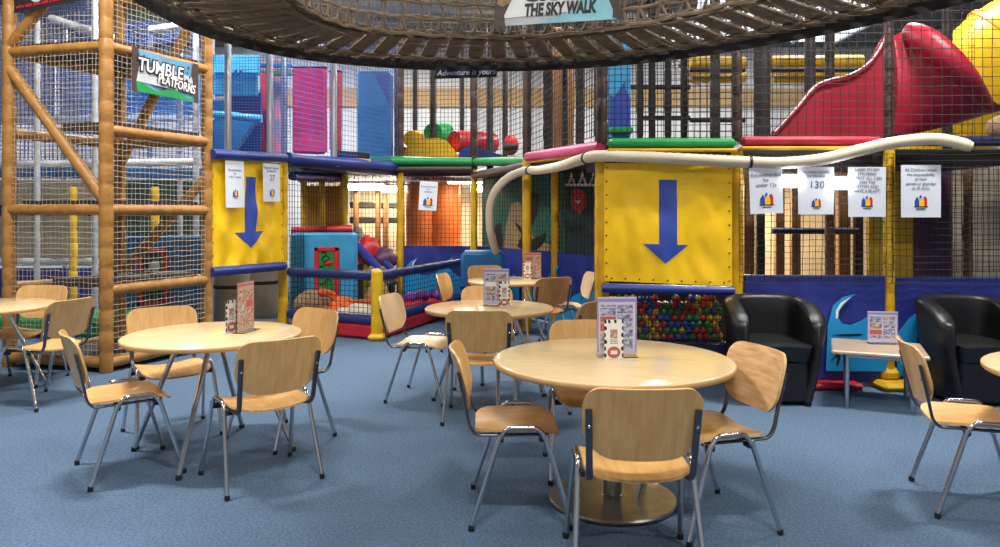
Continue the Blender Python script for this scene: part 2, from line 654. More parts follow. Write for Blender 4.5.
def leg_table(x, y, r, label, rot, spread=.49):
    t = thing('cafe_table', label, 'table', (x, y, 0), 'round maple cafe tables')
    table_top(t, r)
    b = MB()
    b.tube([(.21 * cos(rot + i * pi / 2), .21 * sin(rot + i * pi / 2), .697) for i in range(4)], .012, 8, closed=True)
    b.build('leg_frame', 'darksteel', t, 60)
    for i in range(4):
        a = rot + i * pi / 2
        p, q = V((.2 * cos(a), .2 * sin(a), .70)), V((spread * cos(a - .25), spread * sin(a - .25), .016))
        lg = MB().tube([p, q], .0155, 10).build('leg', 'chrome', t, 60)
        MB().lathe([(.017, 0), (.019, .004), (.019, .018), (.014, .03)], (q.x, q.y, 0), 10).build('foot', 'rubber', lg, 40)
    return t


leg_table(-1.80, 4.59, .535, 'round maple table on splayed chrome legs below the climbing tower', -pi / 2 + .25, .5)
leg_table(-.085, 5.89, .52, 'smaller round maple table in the middle of the carpet, ringed by chairs', .4, .45)
leg_table(.125, 8.3, .49, 'farthest round maple table, near the padded wave wall', .7, .43)
leg_table(-4.27, 5.98, .56, 'round maple table cut off by the photo edge beside the tower net', -.5)
leg_table(3.0, 3.45, .61, 'round maple table cut off by the photo edge near the armchairs', .6, .5)

# coffee table
ct = thing('coffee_table', 'small square coffee table with grey legs between the black armchairs', 'table', (2.97, 5.75, 0), rz=R(-24))
MB().box((0, 0, .43), (.66, .62, .03), .008).build('tabletop', ['greywood'], ct)
b = MB()
for sx, sy in ((0, -1), (0, 1)):
    b.box((0, sy * .235, .4), (.46, .02, .03), .003)
for sx in (-1, 1):
    b.box((sx * .22, 0, .4), (.02, .46, .03), .003)
b.build('apron', 'silver', ct)
for sx in (-1, 1):
    for sy in (-1, 1):
        MB().lathe([(.014, 0), (.016, .003), (.016, .41)], (sx * .22, sy * .235, 0), 12).build('leg', 'silver', ct, 40)


# ------------------------------------------------------------------ armchairs
def armchair(x, y, rz, label):
    t = thing('tub_armchair', label, 'armchair', (x, y, 0), 'black leather tub armchairs', rz=rz)
    W, D, th = .325, .30, .1
    N = 60
    b = MB()
    vs, fs = [], []
    K = 14
    path = []
    for i in range(N + 1):
        s = i / N
        # u-shaped plan: straight arms, rounded back
        if s < .25:
            p = V((-W, -D + (D + .02) * s / .25, 0)); n = V((-1, 0, 0))
        elif s > .75:
            p = V((W, .02 - (D + .02) * (s - .75) / .25, 0)); n = V((1, 0, 0))
        else:
            a = pi - (s - .25) / .5 * pi
            ca, sa = cos(a), sin(a)
            e = .72
            p = V((W * math.copysign(abs(ca) ** e, ca), .02 + (D - .02) * abs(sa) ** e, 0))
            n = V((ca, sa, 0)).normalized()
        path.append((p, n, s))
    for p, n, s in path:
        back = sin(pi * min(1, max(0, (s - .06) / .88))) ** .6
        e = min(s, 1 - s) / .1
        q = math.sqrt(max(.02, 1 - (1 - min(1, e)) ** 2))
        h = (.66 + .155 * back) * (.93 + .07 * q)
        flare = .04
        infl = -.075 * (1 - back) - .02 * back   # tapers inwards to the floor
        ins = -th
        mid = ins * .5
        prof = [(infl, .03), (infl * .45, .2), (infl * .1, .4), (flare * .7, h - .12), (flare, h - .05), (flare * .85, h - .015), (0, h), (ins * .5, h + .004), (ins * .9, h - .008), (ins * 1.0, h - .04),
                (ins, h - .15), (ins, .42), (ins + infl * .4, .2), (ins + infl, .03)]
        for o, z in prof:
            c0 = mid + (infl if z < .1 else infl * .4 if z < .3 else 0)
            vs.append(p + n * (c0 + (o - c0) * q) + V((0, 0, z)))
    for i in range(N):
        for k in range(K):
            k2 = (k + 1) % K
            fs.append((i * K + k, i * K + k2, (i + 1) * K + k2, (i + 1) * K + k))
    fs.append(tuple(range(K))[::-1])
    fs.append(tuple(N * K + k for k in range(K)))
    b.add(vs, fs)
    o = b.build('tub_shell', 'leather', t, 50)
    mod = o.modifiers.new('soft', 'BEVEL'); mod.width = .02; mod.segments = 3; mod.limit_method = 'ANGLE'; mod.angle_limit = R(55)
    # seat cushion, rounded outline
    so = [(x, y) for x, y in rrect(.45, .53, .17, .06)]
    MB().shell([(q[0], q[1]) for q in so], lambda x, y: (x, y - .05, .395 + .03 * (1 - (x / .3) ** 2) - .03 * max(0, (-y - .2) / .1) ** 2), .13, 6).build('seat_cushion', 'leather', t, 50)
    MB().box((0, -.245, .19), (.42, .05, .33), .02).build('front_panel', 'leather', t)
    for sx in (-1, 1):
        MB().tube([(sx * .1, .197, .44), (sx * .11, .195, .6), (sx * .12, .2, .79)], .004, 6).build('back_seam', 'black', t)
    for sx in (-1, 1):
        for sy in (-.25, .2):
            MB().lathe([(.022, 0), (.026, .035)], (sx * .21, sy, 0), 10).build('foot', 'rubber', t)
    return t


armchair(2.2, 5.93, R(-4), 'black leather tub armchair beside the ball pit window')
armchair(3.79, 5.9, R(-4), 'black leather tub armchair behind the side-facing beech chair, partly cut off')


# ------------------------------------------------------------------ menu stands and leaflets on the tables
def menu_rects(b, w, h, y, seed, mats, cols):
    """printed panels raised a hair from the sheet"""
    rd = random.Random(seed)
    z0 = .03
    for ci in range(cols):
        x0 = -w / 2 + .012 + ci * (w - .02) / cols
        cw = (w - .02) / cols - .008
        z = z0 + .012
        while z < h - .045:
            hh = rd.uniform(.02, .055)
            hh = min(hh, h - .035 - z)
            k = rd.random()
            b.mi = mats[rd.randrange(len(mats))] if k < .93 else 2
            b.box((x0 + cw / 2, y, z + hh / 2), (cw, .0008, hh), 0)
            z += hh + .006


def menu_stand(p, rz, w, h, label, skin='lav', seed=1, group='menu stands on the tables'):
    t = thing('menu_stand', label, 'menu stand', p, group, rz=rz)
    MB().box((0, .0, .004), (w, .075, .003), .001).box((0, .012, h / 2 + .003), (w, .003, h), .001).build('acrylic_holder', 'acrylic', t)
    b = MB()
    b.mi = 6
    b.box((0, .0085, h / 2 + .008), (w - .004, .0012, h - .006), 0)
    b.mi = 1
    b.box((0, .0075, h - .012), (w - .012, .0008, .018), 0)
    b.box((-w / 2 + .006, .0075, h / 2 + .01), (.006, .0008, h - .03), 0)
    b.box((w / 2 - .006, .0075, h / 2 + .01), (.006, .0008, h - .03), 0)
    menu_rects(b, w - .012, h, .0072, seed, [3, 4, 3, 4, 3, 4, 3, 5], 2)
    b.build('menu_sheet', ['white', skin, 'white', 'photob' if skin == 'lav' else 'photor', 'photo', skin if skin != 'lav' else 'salmon', 'lavpale' if skin == 'lav' else 'salmonpale'], t)
    return t


def leaflet(p, rz, label, w=.1, h=.205):
    t = thing('cow_print_leaflet', label, 'leaflet', p, 'cow print leaflets on the tables', rz=rz)
    b = MB()
    b.mi = 0
    b.box((0, 0, h / 2), (w, .0016, h), 0)
    b.box((0, .022, .002), (w, .045, .0016), 0)
    b.mi = 1
    rd = random.Random(7)
    for sx in (-1, 1):
        for k in range(6):
            z = .02 + k * (h - .03) / 5
            ww = rd.uniform(.008, .02)
            b.prism([(sx * (w / 2), -.0012, z - .012), (sx * (w / 2 - ww), -.0012, z - .006), (sx * (w / 2 - ww * .8), -.0012, z + .009), (sx * (w / 2), -.0012, z + .014)][::sx], (0, -.0006, 0))
    for x in (-.02, .012):
        b.prism([(x, -.0012, h - .001), (x - .012, -.0012, h - .001), (x - .008, -.0012, h - .02), (x + .003, -.0012, h - .016)], (0, -.0006, 0))
    b.mi = 2
    b.box((0, -.0015, h * .64), (.036, .0008, .046), 0)
    b.mi = 3
    pts = [(.034 * cos(2 * pi * i / 20), -.0012, .036 + .030 * sin(2 * pi * i / 20)) for i in range(20)]
    b.prism(pts, (0, -.0006, 0))
    b.mi = 0
    b.box((0, -.0022, .036), (.034, .0008, .02), 0)
    b.mi = 4
    for k in range(3):
        b.box((0, -.0014, h * .4 + k * .009), (.04, .0006, .003), 0)
    b.build('leaflet_card', ['white', 'black', 'photor', 'salmon', 'ink'], t)
    return t


ZT = .7405
menu_stand((.615, 3.83, ZT), R(2), .212, .308, 'clear menu stand with lavender menu on the pedestal table', 'lav', 3)
leaflet((.587, 3.765, ZT), R(4), 'cow-print leaflet standing in front of the pedestal table menu')
menu_stand((-1.615, 4.66, ZT), R(80), .212, .31, 'reddish menu stand turned sideways on the table below the tower', 'salmon', 5)
leaflet((-1.70, 4.62, ZT), R(62), 'narrow cow-print leaflet beside the reddish menu below the tower', .09)
menu_stand((-.03, 5.96, ZT), R(3), .212, .297, 'menu stand with purple photo sheet on the middle small table', 'lav', 9)
leaflet((.035, 5.9, ZT), R(5), 'cow-print leaflet leaning by the purple menu on the middle table', .085)
menu_stand((.385, 8.46, ZT), R(0), .19, .297, 'brownish menu stand on the farthest table', 'salmon', 12)
leaflet((.315, 8.4, ZT), R(0), 'cow-print leaflet beside the brownish menu on the farthest table', .09)
menu_stand((3.08, 5.87, .4455), R(-8), .235, .255, 'blue photo menu stand on the coffee table between armchairs', 'lav', 21)
# ------------------------------------------------------------------ climbing tower
tw = thing('climbing_tower', 'tall golden foam-padded climbing tower with beige netting and dark mats', 'climbing tower', (-4.2, 7.6, 0), world=True)
TC, TR, TL = V((-3.70, 6.86, 0)), V((-3.21, 8.0, 0)), V((-4.80, 7.14, 0))
TB = TL + (TR - TC)
H = 4.9


def zz(p, z):
    return V((p.x, p.y, z))


for i, (p, r) in enumerate(((TC, .062), (TR, .056), (TL, .06), (TB, .056))):
    MB().pad(zz(p, 0), zz(p, H), r, .2, 12, .035, .92, seed=i).build('post', 'gold', tw, 40)
LEV = (.09, .77, 1.53, 2.28, 3.07, 3.9)
for z in LEV:
    r = .052
    for a, c in ((TC, TR), (TC, TL), (TL, TB), (TB, TR)):
        if z == .77 and a is TC and c is TL:
            continue
        if z == 2.28 and c is TL:
            continue
        MB().pad(zz(a, z), zz(c, z), r, .2, 10, .035, .93, seed=int(z * 10)).build('beam', 'gold', tw, 40)
for a, za, c, zc in ((TL, 2.92, TC, 1.6), (TL, 3.12, TC, 4.2), (TB, 2.05, TR, 3.95), (TB, .8, TR, 1.9)):
    MB().pad(zz(a, za), zz(c, zc), .054, .2, 10, .035, .93).build('brace', 'gold', tw, 40)


def mat_patch(z, u0, u1, v0, v1, th=.07):
    f = lambda u, v: zz(TC + (TR - TC) * (u0 + (u1 - u0) * u) + (TL - TC) * (v0 + (v1 - v0) * v), z)
    return MB().sheet(f, 4, 4, th, (0, 0, 1))


for z, a in ((.86, (.06, .95, .05, .62)), (1.62, (.06, .95, .05, .95)), (2.37, (.08, .95, .04, .55)), (3.16, (.06, .95, .05, .95)), (.1, (.05, 1, .04, .96))):
    mat_patch(z, *a).build('platform_mat', 'matbrown', tw)
o = .055
outR = V((TR - TC).normalized().yx.to_tuple() + (0,)); outR = V((outR.x, -outR.y, 0)) * o
outL = V((-(TL - TC).normalized().y, (TL - TC).normalized().x, 0)); outL = outL * (o if outL.y < 0 else -o)
for k, (a, c, off, n) in enumerate(((TC, TR, outR * .4, 24), (TC, TL, outL * .4, 24))):
    MB().net(quad(zz(a, .05) + off, zz(c, .05) + off, zz(c, H) + off, zz(a, H) + off), n, 92, .0023, 14, .006, seed=k).build('net', 'beigenet', tw)

# signs on the tower
def board(name, fn, m, parent, th=.004):
    return MB().sheet(fn, 8, 4, th).build(name, m, parent)


def plane_fn(a, b, c, d):
    return quad(a, b, c, d)


d0, d1 = TC + outR * 1.35, TR + outR * 1.35
dirR = (TR - TC).normalized()
sg = thing('tumble_sign', 'sky-and-grass banner lettered TUMBLE PLATFORMS laced to the climbing tower', 'sign', d0.lerp(d1, .5) + V((0, 0, 2.7)), world=True)
pa, pb = TC.lerp(TR, .18) + outR * 1.5, TC.lerp(TR, .80) + outR * 1.5
ztl, zbl, ztr, zbr = 3.09, 2.68, 3.07, 2.67
f = quad(zz(pa, zbl), zz(pb, zbr), zz(pb, ztr), zz(pa, ztl))
nS = V((dirR.y, -dirR.x, 0))
MB().sheet(lambda u, v: f(u, v) + nS * .012 * sin(u * 9), 14, 4, .004, nS).build('banner', 'dusty', sg)
e = .004


def strip(outline, off, m, name, fn, parent, n):
    pts = [V(fn(u, v)) + n * off for u, v in outline]
    return MB().prism(pts, n * -.002).build(name, m, parent)


wv = [(i / 16, .17 + .07 * sin(i * .75 + .6) - .03 * (i / 16)) for i in range(17)]
strip([(0, 0.0), (1, 0.0)] + wv[::-1], .017, 'green', 'grass_print', f, sg, nS)
strip([(0, .24), (1, .20), (1, .62), (.62, .7), (.3, .62), (0, .70)], .0155, 'whitepad', 'cloud_print', f, sg, nS)
for side in (0, 1):
    s0 = (lambda k: k) if side == 0 else (lambda k: 1 - k)
    pts = [(s0(-.035), -.02), (s0(.05), -.02), (s0(.028), .2), (s0(.05), .45), (s0(.085), .7), (s0(.06), 1.02), (s0(-.035), 1.02)]
    strip(pts if side == 0 else pts[::-1], .019, 'brown', 'rock_print', f, sg, nS)
for u, v, r in ((.14, .84, .018), (.12, .66, .012), (.86, .86, .014), (.84, .72, .01), (.83, .5, .022), (.88, .62, .012)):
    strip([(u + r * cos(a * pi / 5), v + r * 2.6 * sin(a * pi / 5)) for a in range(10)], .021, 'black', 'rock_chip', f, sg, nS)
slope = (f(1, .5) - f(0, .5)).normalized()
for mtr, off, bold in (('black', .024, .017), ('white', .028, .0025)):
    text('lettering', 'TUMBLE', .175, mtr, sg, f(.40, .64) + nS * off, slope, (0, 0, 1), bold, .0008, shear=.08, xs=.86)
    text('lettering', 'PLATFORMS', .13, mtr, sg, f(.66, .36) + nS * off, slope + V((0, 0, -.09)), (0, 0, 1), bold * .9, .0008, shear=.08, xs=.68)

dl = (TC - TL).normalized()
nL = V((dl.y, -dl.x, 0))
if nL.y > 0:
    nL = -nL
s2 = thing('dark_tower_banner', 'dark banner with red lettering tied high on the climbing tower', 'sign', (-4.3, 6.9, 3.5), world=True)
qa, qb = TL.lerp(TC, .14) + nL * .09, TL.lerp(TC, .86) + nL * .09
f2 = quad(zz(qa, 3.42), zz(qb, 3.49), zz(qb, 4.0), zz(qa, 3.95))
MB().sheet(f2, 4, 3, .004, nL).build('banner', 'dark', s2)
strip([(.33 + .12 * cos(a * pi / 10), .34 + .22 * sin(a * pi / 10)) for a in range(20)], .004, 'whitepad', 'moon_print', f2, s2, nL)
strip([(.72 + .07 * cos(a * pi / 10), .34 + .12 * sin(a * pi / 10)) for a in range(20)], .004, 'midblue', 'round_print', f2, s2, nL)
text('lettering', 'who can you see from the tower?', .056, 'redtoy', s2, f2(.5, .10) + nL * .006, f2(1, 0) - f2(0, 0), (0, 0, 1), .001)

# ------------------------------------------------------------------ right play structure
ps = thing('play_structure', 'two-storey soft play structure with yellow and brown padded posts and black netting', 'play structure', (2.6, 7.4, 0), world=True)
ZD = 2.1
PX = [at(602, 0, 6.5).x, at(737, 0, 6.36).x, at(889, 0, 6.3).x, 4.62]
PY = [6.5, 6.36, 6.3, 6.25]
PR = (.062, .052, .046, .05)
for x, y, r in zip(PX, PY, PR):
    MB().pad((x, y, 0), (x, y, ZD - .06), r, .2, 12, .02, .95).build('post', 'yellowpad', ps, 40)
    MB().pad((x, y, ZD + .02), (x, y, CEIL - .5), r * .82, .2, 10, .03, .9).build('upper_post', 'brown', ps, 40)
BY = 7.75
for i, x in enumerate((1.05, 2.28, 3.5, 4.75)):
    MB().pad((x, BY, 0), (x, BY, ZD - .1), .05, .2, 10, .02, .95).build('post', 'woodbrown', ps, 40)
    MB().pad((x, BY, ZD), (x, BY, CEIL - .5), .05, .2, 10, .03, .9).build('upper_post', 'dark', ps, 40)
MB().pad((at(762, 0, 6.9).x, 6.9, ZD), (at(762, 0, 6.9).x, 6.9, CEIL - .5), .075, .3, 10, .02, .95).build('upper_post', 'dark', ps, 40)
MB().pad((at(810, 0, 7.6).x, 7.6, ZD), (at(810, 0, 7.6).x, 7.6, CEIL - .5), .055, .3, 10, .02, .95).build('upper_post', 'dark', ps, 40)
# yellow pad foot
MB().box((PX[2], 6.24, .035), (.3, .3, .07), .03).box((PX[2], 6.3, .11), (.17, .14, .12), .04).build('post_foot', 'yellowpad', ps)
# deck
for x0, x1 in ((PX[0], PX[1]), (PX[1], PX[2]), (PX[2], 4.62)):
    MB().box(((x0 + x1) / 2, 7.12, ZD - .12), (x1 - x0 - .02, 1.4, .1), .02).build('deck', 'darknavy', ps)
b = MB().box((2.85, 6.42, ZD - .11), (3.8, .07, .14), .01)
b.build('deck_beam', 'dark', ps)
for (x0, x1, m, zc) in ((607, 737, 'green', 143.5), (739, 884, 'crimson', 141.5), (893, 1035, 'darknavy', 141)):
    a, c = at(x0, zc, 6.32), at(x1, zc, 6.26)
    mid = (a + c) / 2
    MB().box(mid, (c.x - a.x, .1, .085), .03).build('edge_pad', m, ps)
    if m != 'darknavy':
        MB().box(mid + V((0, .0, -.058)), (c.x - a.x, .09, .025), .008).build('edge_trim', 'yellowpad', ps)


def patch(x0, y0, x1, y1, d0, d1):
    return quad(at(x0, y1, d0), at(x1, y1, d1), zz(at(x1, 0, d1), at(x1, y0, d1).z), zz(at(x0, 0, d0), at(x0, y0, d0).z))


ZN = CEIL - .6
for i, (x0, x1, y0, y1, n, nv, zl) in enumerate(((PX[0], PX[1], 6.5, 6.36, 22, 52, ZD), (PX[1], PX[2], 6.36, 6.3, 18, 40, ZD), (PX[2], 4.62, 6.3, 6.25, 15, 36, ZD))):
    y0 -= .04; y1 -= .04
    MB().net(quad((x0, y0, zl), (x1, y1, zl), (x1, y1, ZN), (x0, y0, ZN)), n, nv, .004, 8, .004, seed=i).build('net', 'blacknet', ps)
for i, (x0, x1, y0, y1, n, nv) in enumerate(((PX[1], PX[2], 6.36, 6.3, 24, 21), (PX[2], 4.62, 6.3, 6.25, 22, 19))):
    y0 -= .06; y1 -= .06
    MB().net(quad((x0, y0, .9), (x1, y1, .9), (x1, y1, ZD - .1), (x0, y0, ZD - .1)), n, nv, .003, 6, .005, seed=20 + i).build('net', 'blacknet', ps)
# rear nets
MB().net(quad((1.0, 8.0, ZD), (5.2, 8.0, ZD), (5.2, 8.0, ZN), (1.0, 8.0, ZN)), 60, 40, .0035, 6, .006, seed=31).build('net', 'blacknet', ps)
# yellow roof beams in the upper storey
for (x0, x1, yy) in ((690, 745, 63), (683, 745, 77), (768, 862, 62), (772, 855, 77)):
    a, c = at(x0, yy, 8.6), at(x1, yy + (-1 if x0 > 760 else 0), 8.6)
    MB().pad(a, c, .075, .5, 10, .02, .95).build('roof_beam', 'yellowpad', ps, 40)
for (x0, y0, x1, y1) in ((676, 62, 697, 84), (765, 50, 775, 80)):
    MB().tube([at(x0, y0, 8.3), at(x1, y1, 8.7)], .05, 10).build('cross_strut', 'silver', ps, 60)
for x0, x1, yy in ((600, 690, 87), (690, 745, 70), (770, 860, 70), (690, 745, 120), (640, 690, 118)):
    MB().tube([at(x0, yy, 8.4), at(x1, yy, 8.4)], .03, 8).build('cross_bar', 'dark', ps, 60)
for x in (640, 652, 668, 684):
    p = at(x, 0, 8.2)
    MB().pad(zz(p, 2.1), zz(p, 4.9), .04, .25, 8).build('upper_post', 'dark', ps, 40)

# lower storey interior: boarded partition, timber uprights and rail
b = MB()
for i in range(34):
    x = 1.75 + i * .135
    b.box((x, 9.6, 1.0), (.125, .03, 2.0), .006)
b.build('board_partition', 'cream', ps)
for x, w, m in ((779, .1, 'woodbrown'), (795, .1, 'woodbrown'), (842, .14, 'woodbrown'), (858, .09, 'dark'), (760, .09, 'dark'), (748, .12, 'woodbrown')):
    p = at(x, 0, 8.4)
    MB().box((p.x, p.y, 1.0), (w, w, 2.0), .01).build('upright', m, ps)
a, c = at(772, 231, 7.9), at(858, 231, 7.9)
MB().pad(a, c, .035, .4).build('rail', 'darknavy', ps, 40)
a, c = at(752, 283, 7.4), at(868, 283, 7.4)
MB().box((a + c) / 2, (c.x - a.x, .3, .05), .015).build('ledge', 'dark', ps)
for x0, x1, m, d in ((868, 912, 'yellowpad', 7.6), (912, 950, 'plum', 7.7)):
    a, c = at(x0, 0, d), at(x1, 0, d)
    MB().box(((a.x + c.x) / 2, d, 1.0), (c.x - a.x, .1, 1.95), .03).build('wall_pad', m, ps)
MB().net(quad((4.3, 7.4, .9), (5.6, 7.4, .9), (5.6, 7.4, 2.0), (4.3, 7.4, 2.0)), 24, 20, .004, 5, .006, seed=55).build('net', 'blacknet', ps)
MB().box((5.2, 8.2, 1.0), (1.8, .08, 2.0), .01).build('wall_pad', 'grey', ps)
p = at(968, 0, 7.5)
MB().pad(zz(p, 0), zz(p, 2), .045, .2).build('post', 'woodbrown', ps, 40)

# navy wave pads
def navy_pad(x0, x1, y0, y1, zt, waves, name='wave_pad', seed=0, parent=ps):
    f = quad((x0, y0, .04), (x1, y1, .04), (x1, y1, zt), (x0, y0, zt))
    n = V((y1 - y0, -(x1 - x0), 0)).normalized()

    def g(u, v):
        p = f(u, v)
        k = v ** 1.5 * (1 - abs(2 * v - 1.1)) if 0 < v < 1 else 0
        return p + n * (.022 * max(0, k) * (noise.noise(V((u * 7 + seed, v * 3, seed))) + .8 * sin(u * 22 + v * 5)))
    o = MB().sheet(g, 48, 16, .05, n).build('wave_pad', 'navy', parent, 60)
    for outline, m, off in waves:
        pts = [g(u, v) * 0 + f(u, v) + n * off for u, v in outline]
        MB().prism(pts, n * -.004).build('wave_print', m, o_par(o)).parent = o
    return o


def o_par(o):
    return None


wavA = [(.57, .11), (.585, .54), (.62, .72), (.69, .80), (.78, .83), (.73, .77), (.667, .68), (.66, .60), (.69, .55), (.75, .54), (.82, .58), (.88, .63), (1.0, .64), (1.0, .11)][::-1]
crA = [(.640, .60), (.640, .67), (.675, .745), (.745, .80), (.69, .735), (.658, .67), (.652, .60)]
lnA = [(.62, .445), (.70, .435), (.80, .44), (.84, .455), (.80, .46), (.68, .455)]
sqA = [(.60, .20), (.635, .24), (.655, .24), (.645, .17), (.66, .17), (.675, .25), (.65, .275)]
navy_pad(PX[1] + .06, PX[2] - .045, 6.33, 6.28, .96, [(wavA, 'wave', .028), (crA, 'white', .031), (lnA, 'black', .031), (sqA, 'black', .031)])
wavB = [(.0, .07), (.15, .07), (.14, .4), (.18, .58), (.22, .68), (.285, .745), (.15, .68), (.08, .61), (.0, .46)]
navy_pad(PX[2] + .045, 4.58, 6.28, 6.24, .94, [(wavB, 'wave', .028), ([(.285, .745), (.25, .715), (.262, .742)], 'white', .031)], seed=3)
for x, m in ((PX[1] + .55, 'red'), (PX[2] + .6, 'green')):
    MB().box((x, 6.24, .03), (.9, .2, .05), .015).build('floor_mat', m, ps)

# ball pit under the arrow banner
bp_x0, bp_x1 = PX[0] + .06, PX[1] - .05
MB().box(((bp_x0 + bp_x1) / 2, 6.66, .18), (bp_x1 - bp_x0, .5, .36), .02).build('ball_pit_base', 'darknavy', ps)
MB().box(((bp_x0 + bp_x1) / 2 + .17, 7.3, .5), (bp_x1 - bp_x0 + .2, .06, .95), .01).build('ball_pit_back', 'dark', ps)
MB().net(quad((bp_x0, 6.44, .36), (bp_x1, 6.38, .36), (bp_x1, 6.38, .84), (bp_x0, 6.44, .84)), 34, 14, .0036, 4, .003, seed=77).build('net', 'blacknet', ps)
rd = random.Random(4)
proto = {}
names = {'bred': 'red', 'bblue': 'blue', 'bgreen': 'green', 'byellow': 'yellow'}
cnt = 0
for lay in range(2):
    for row in range(7):
        for i in range(18):
            x = bp_x0 + .045 + i * .0645 + (.032 if row % 2 else 0) + rd.uniform(-.004, .004)
            if x > bp_x1 - .035:
                continue
            z = .394 + row * .0555
            y = 6.53 + lay * .058 + row * .004 + rd.uniform(-.004, .004)
            if (row == 6 and rd.random() < .5):
                continue
            k = rd.choices(list(names), (5, 4, 4, 3))[0]
            if k not in proto:
                o = MB().ball((0, 0, 0), .033, 14, 10).build('play_ball', k, None, 80)
                tag(o, names[k] + ' plastic play ball in the ball pit under the wide yellow arrow banner', 'ball', names[k] + ' balls in the ball pit')
                proto[k] = o
            else:
                o = proto[k].copy()
                COL.objects.link(o)
            o.location = (x, y, z)
            o.rotation_euler = (rd.random(), rd.random(), rd.random())


# arrow banners
def arrow_banner(name, label, a, b, zt0, zb0, zt1, zb1, shaft, head, loc, seed, wr):
    t = thing(name, label, 'banner', loc, 'yellow arrow banners', world=True)
    a, b = V(a), V(b)
    f = quad(zz(a, zb0), zz(b, zb1), zz(b, zt1), zz(a, zt0))
    n = V(((b - a).y, -(b - a).x, 0)).normalized()

    def g(u, v):
        e = min(u, 1 - u) * 2
        k = wr * (noise.noise(V((u * 3 + seed, v * 2.5 - u * 1.5, seed))) + .45 * noise.noise(V((u * 9, v * 5 + u * 4, seed + 3)))) * min(1, e * 4) * min(1, (1 - v) * 6 + .05)
        k += wr * .8 * sin(u * 26) * max(0, .16 - v) * 4 * (1 if seed > 5 else .2)
        return f(u, v) + n * k
    bn = MB().sheet(g, 40, 40, .004, n).build('banner_sheet', 'yellow', t, 80)
    # arrow follows the sheet
    (su0, su1, sv0, sv1), (hu0, hu1, hv, tu, tv) = shaft, head

    def ribbon(fn, nu, nv):
        return MB().sheet(lambda u, v: fn(u, v), nu, nv, .002, n)
    bb = MB()
    bb.sheet(lambda u, v: g(su0 + (su1 - su0) * u, sv0 + (sv1 - sv0) * v) + n * .004, 6, 20, .003, n)
    bb.sheet(lambda u, v: g(tu + (hu0 + (hu1 - hu0) * u - tu) * v, tv + (hv - tv) * v) + n * .004, 10, 10, .003, n)
    bb.build('arrow', 'arrow', t, 80)
    gm = MB()
    for k in range(9):
        for u in (.02, .98):
            gm.ball(g(u, .04 + k * .115) + n * .002, .008, 8, 5)
    for k in range(9):
        gm.ball(g(.06 + k * .11, .025) + n * .002, .008, 8, 5)
    gm.build('eyelet', 'black', t)
    return t, f, n, g


ra, rb = (at(604, 0, 6.37).x, 6.37, 0), (at(732, 0, 6.27).x, 6.27, 0)
zA = lambda y, d: at(0, y, d).z
RB, fR, nR, gR = arrow_banner('arrow_banner', 'wide yellow vinyl banner with blue arrow above the ball pit', ra, rb, zA(163, 6.37), zA(281, 6.37), zA(164, 6.27), zA(286, 6.27),
                              (.435, .575, .30, .865), (.31, .66, .325, .482, .165), (1.5, 6.32, .9), 2, .028)
rl = thing('blue_roll', 'blue padded roll along the bottom of the wide yellow arrow banner', 'padded roll', (1.5, 6.32, .84), 'blue padded rolls', world=True)
MB().pad(at(602, 288, 6.38), at(734, 291, 6.28), .04, .4, 12, .02, .97).build('foam_roll', 'blue', rl, 40)

la, lb = V((at(211, 0, 8.02).x, 8.02, 0)), V((at(283, 0, 9.25).x, 9.25, 0))
LB, fL, nL2, gL = arrow_banner('arrow_banner', 'narrower wrinkled yellow vinyl banner with blue arrow beside the climbing tower', la, lb, zA(158, 8.02), zA(274, 8.02), zA(163, 9.25), zA(264, 9.25),
                               (.43, .58, .33, .85), (.31, .70, .34, .505, .19), ((la.x + lb.x) / 2, 8.6, .9), 8, .055)
rl = thing('blue_roll', 'blue padded roll along the bottom of the narrower yellow arrow banner', 'padded roll', (-2.9, 8.6, .8), 'blue padded rolls', world=True)
MB().pad(at(211, 272, 7.97), at(284, 266, 9.2), .055, .4, 12, .03, .95).build('foam_roll', 'blue', rl, 40)
rl = thing('blue_roll', 'blue padded roll along the top of the narrower yellow arrow banner', 'padded roll', (-2.9, 8.6, 2.1), 'blue padded rolls', world=True)
MB().pad(at(212, 154, 7.97), at(285, 158, 9.2), .055, .6, 12, .03, .97).build('foam_roll', 'blue', rl, 40)


